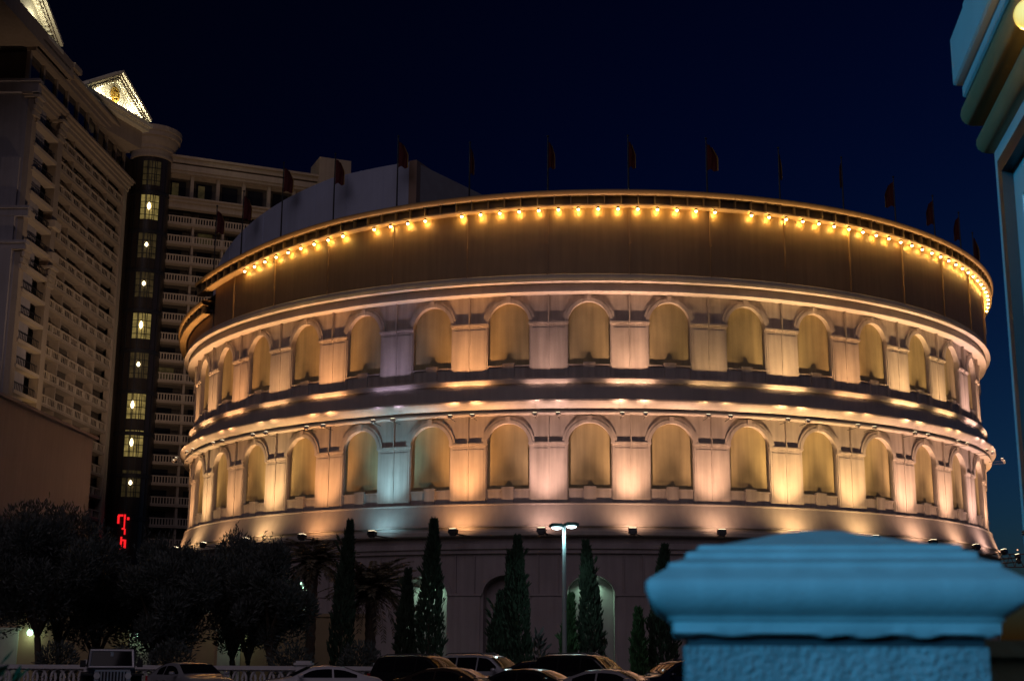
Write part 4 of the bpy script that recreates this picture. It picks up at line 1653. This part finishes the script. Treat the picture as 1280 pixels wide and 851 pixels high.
def offroader(x, y, head, label):
    T = empty("parked_off_roader", (x, y, .60), head)
    tag(T, label, "car", "cars in the parking lot")
    paint = GREYCAR
    b = MB()
    b.box((-.35, 0, .72), (3.1, 1.45, .56))
    b.box((-.75, 0, 1.02), (2.2, 1.50, .10))
    b.build("body", NAVYCAR, T)
    h = MB()
    h.add([(.35, -.62, 1.02), (.35, .62, 1.02), (1.75, .52, .98), (1.75, -.52, .98), (.35, -.66, .6), (.35, .66, .6), (1.75, .54, .55), (1.75, -.54, .55)],
          [(0, 3, 2, 1), (0, 4, 7, 3), (1, 2, 6, 5), (3, 7, 6, 2), (0, 1, 5, 4), (4, 5, 6, 7)])
    h.build("hood", NAVYCAR, T)
    gr = MB()
    for i in range(8):
        gr.box((1.79, -.35 + i * .1, .78), (.08, .045, .34))
    gr.box((1.79, 0, .98), (.09, 1.06, .06))
    gr.box((1.79, 0, .58), (.09, 1.06, .06))
    gr.box((1.79, .49, .78), (.08, .14, .36))
    gr.box((1.79, -.49, .78), (.08, .14, .36))
    gr.build("grille", SILVER, T)
    MB().box((1.755, 0, .78), (.02, .96, .34)).build("radiator", DARKM, T)
    for s in (-1, 1):
        o = MB().tube((1.80, s * .48, .82), (1.86, s * .48, .82), .10, n=16).build("headlight", HEADL, T)
        MB().box((1.35, s * .78, .86), (.95, .36, .06)).box((.86, s * .78, .74), (.08, .36, .25)).build("fender", DARKM, T)
        MB().box((-1.15, s * .80, .86), (.95, .22, .06)).build("fender", DARKM, T)
        MB().box((.42, s * .90, 1.18), (.08, .18, .22)).tube((.42, s * .72, 1.1), (.42, s * .86, 1.15), .02).build("mirror", DARKM, T)
        for wx in (-1.15, 1.25):
            wl = empty("wheel", (wx, s * .72, .20))
            wl.parent = T
            MB().tube((0, -.12, 0), (0, .12, 0), .50, n=24).build("tyre", TYRE, wl)
            MB().tube((0, s * .10, 0), (0, s * .14, 0), .22, n=18).build("rim", CHROME, wl)
    fr_ = MB()
    for s in (-1, 1):
        fr_.tube((.40, s * .70, 1.05), (.22, s * .66, 1.60), .045)
    fr_.tube((.22, -.68, 1.60), (.22, .68, 1.60), .045)
    fr_.tube((.40, -.72, 1.07), (.40, .72, 1.07), .04)
    wf = fr_.build("windshield_frame", SILVER, T)
    MB().add([(.385, -.66, 1.09), (.385, .66, 1.09), (.23, .62, 1.58), (.23, -.62, 1.58)], [(0, 1, 2, 3)]).build("windshield", GLASS, wf)
    MB().box((.29, .0, 1.48), (.03, .10, .14)).build("rear_view_mirror", SILVER, wf)
    tp = MB()
    tp.add([(.18, -.66, 1.63), (.18, .66, 1.63), (-1.7, .68, 1.66), (-1.7, -.68, 1.66), (.18, -.70, 1.56), (.18, .70, 1.56), (-1.95, .74, 1.06), (-1.95, -.74, 1.06)],
           [(0, 1, 2, 3), (0, 3, 7, 4), (1, 5, 6, 2), (2, 6, 7, 3), (0, 4, 5, 1)])
    tp.build("canvas_top", CLOTHTOP, T)
    MB().tube((-2.0, 0, .95), (-1.78, 0, .95), .37, n=24).build("spare_wheel", TYRE, T)
    MB().box((1.92, 0, .50), (.14, 1.5, .14)).build("bumper", DARKM, T)
    return T


D_ = rad
offroader(-13.2, 46.5, D_(-72), "lifted dark off-roader with a slotted silver grille, leftmost vehicle")
car(SILVER and COUPE, SILVER, -11.9, 52.5, D_(-52), "silver coupe facing the camera, right of the off-roader", 1.47)
car(SEDAN, WHITECAR, -7.2, 53.0, D_(196), "white sedan seen side on with its red tail light to the right", 1.38)
car(SUV, BLACKCAR, -3.3, 57.0, D_(-28), "black off-road wagon beside the white sedan's tail", 1.74)
car(SUV, SILVER, -.9, 59.5, D_(-28), "silver grey wagon with roof rails, in the back row", 1.79)
car(SEDAN, BROWNCAR, -2.0, 51.0, D_(-25), "dark brown sedan in front of the silver wagon", 1.36)
car(SEDAN, NAVYCAR, 1.55, 59.0, D_(-30), "navy car with a blue lamp reflection, right of the silver wagon", 1.56)
car(SEDAN, BLACKCAR, .95, 51.0, D_(-25), "black sedan second in the front row, left of the grey one", 1.33)
car(SUV, BLACKCAR, 3.3, 57.3, D_(-27), "large black wagon under the small lamp side cypress", 1.82)
car(SEDAN, GREYCAR, 3.75, 50.3, D_(-25), "grey sedan with pale pillar, nearest the foreground pillar", 1.34)
car(SUV, NAVYCAR, 6.9, 57.5, D_(200), "dark wagon half hidden behind the foreground pillar", 1.60)

# ------------------------------------------------------------------ far lattice gantry with lamps, past the arena's right foot
LG = empty("lattice_gantry", (108, 300, 0))
tag(LG, "distant reddish lattice gantry with small lamps right of the arena", "gantry")
b = MB()
for zz in (20.4, 23.2):
    b.tube((-6, 0, zz), (16, 0, zz), .12, n=5)
for i in range(12):
    x0 = -6 + i * 1.85
    b.tube((x0, 0, 20.4), (x0 + .92, 0, 23.2), .08, n=4)
    b.tube((x0 + .92, 0, 23.2), (x0 + 1.85, 0, 20.4), .08, n=4)
for x in (-5, 14):
    b.tube((x, 0, 0), (x, 0, 24), .3, n=6)
b.build("truss", STEEL, LG)
for i in range(8):
    MB().lathe([(.001, -.2), (.22, 0), (.001, .2)], (-5 + 2.4 * i, -.1, 23.7 + .4 * (i % 2)), 8).build("lamp", WARMDOT, LG)
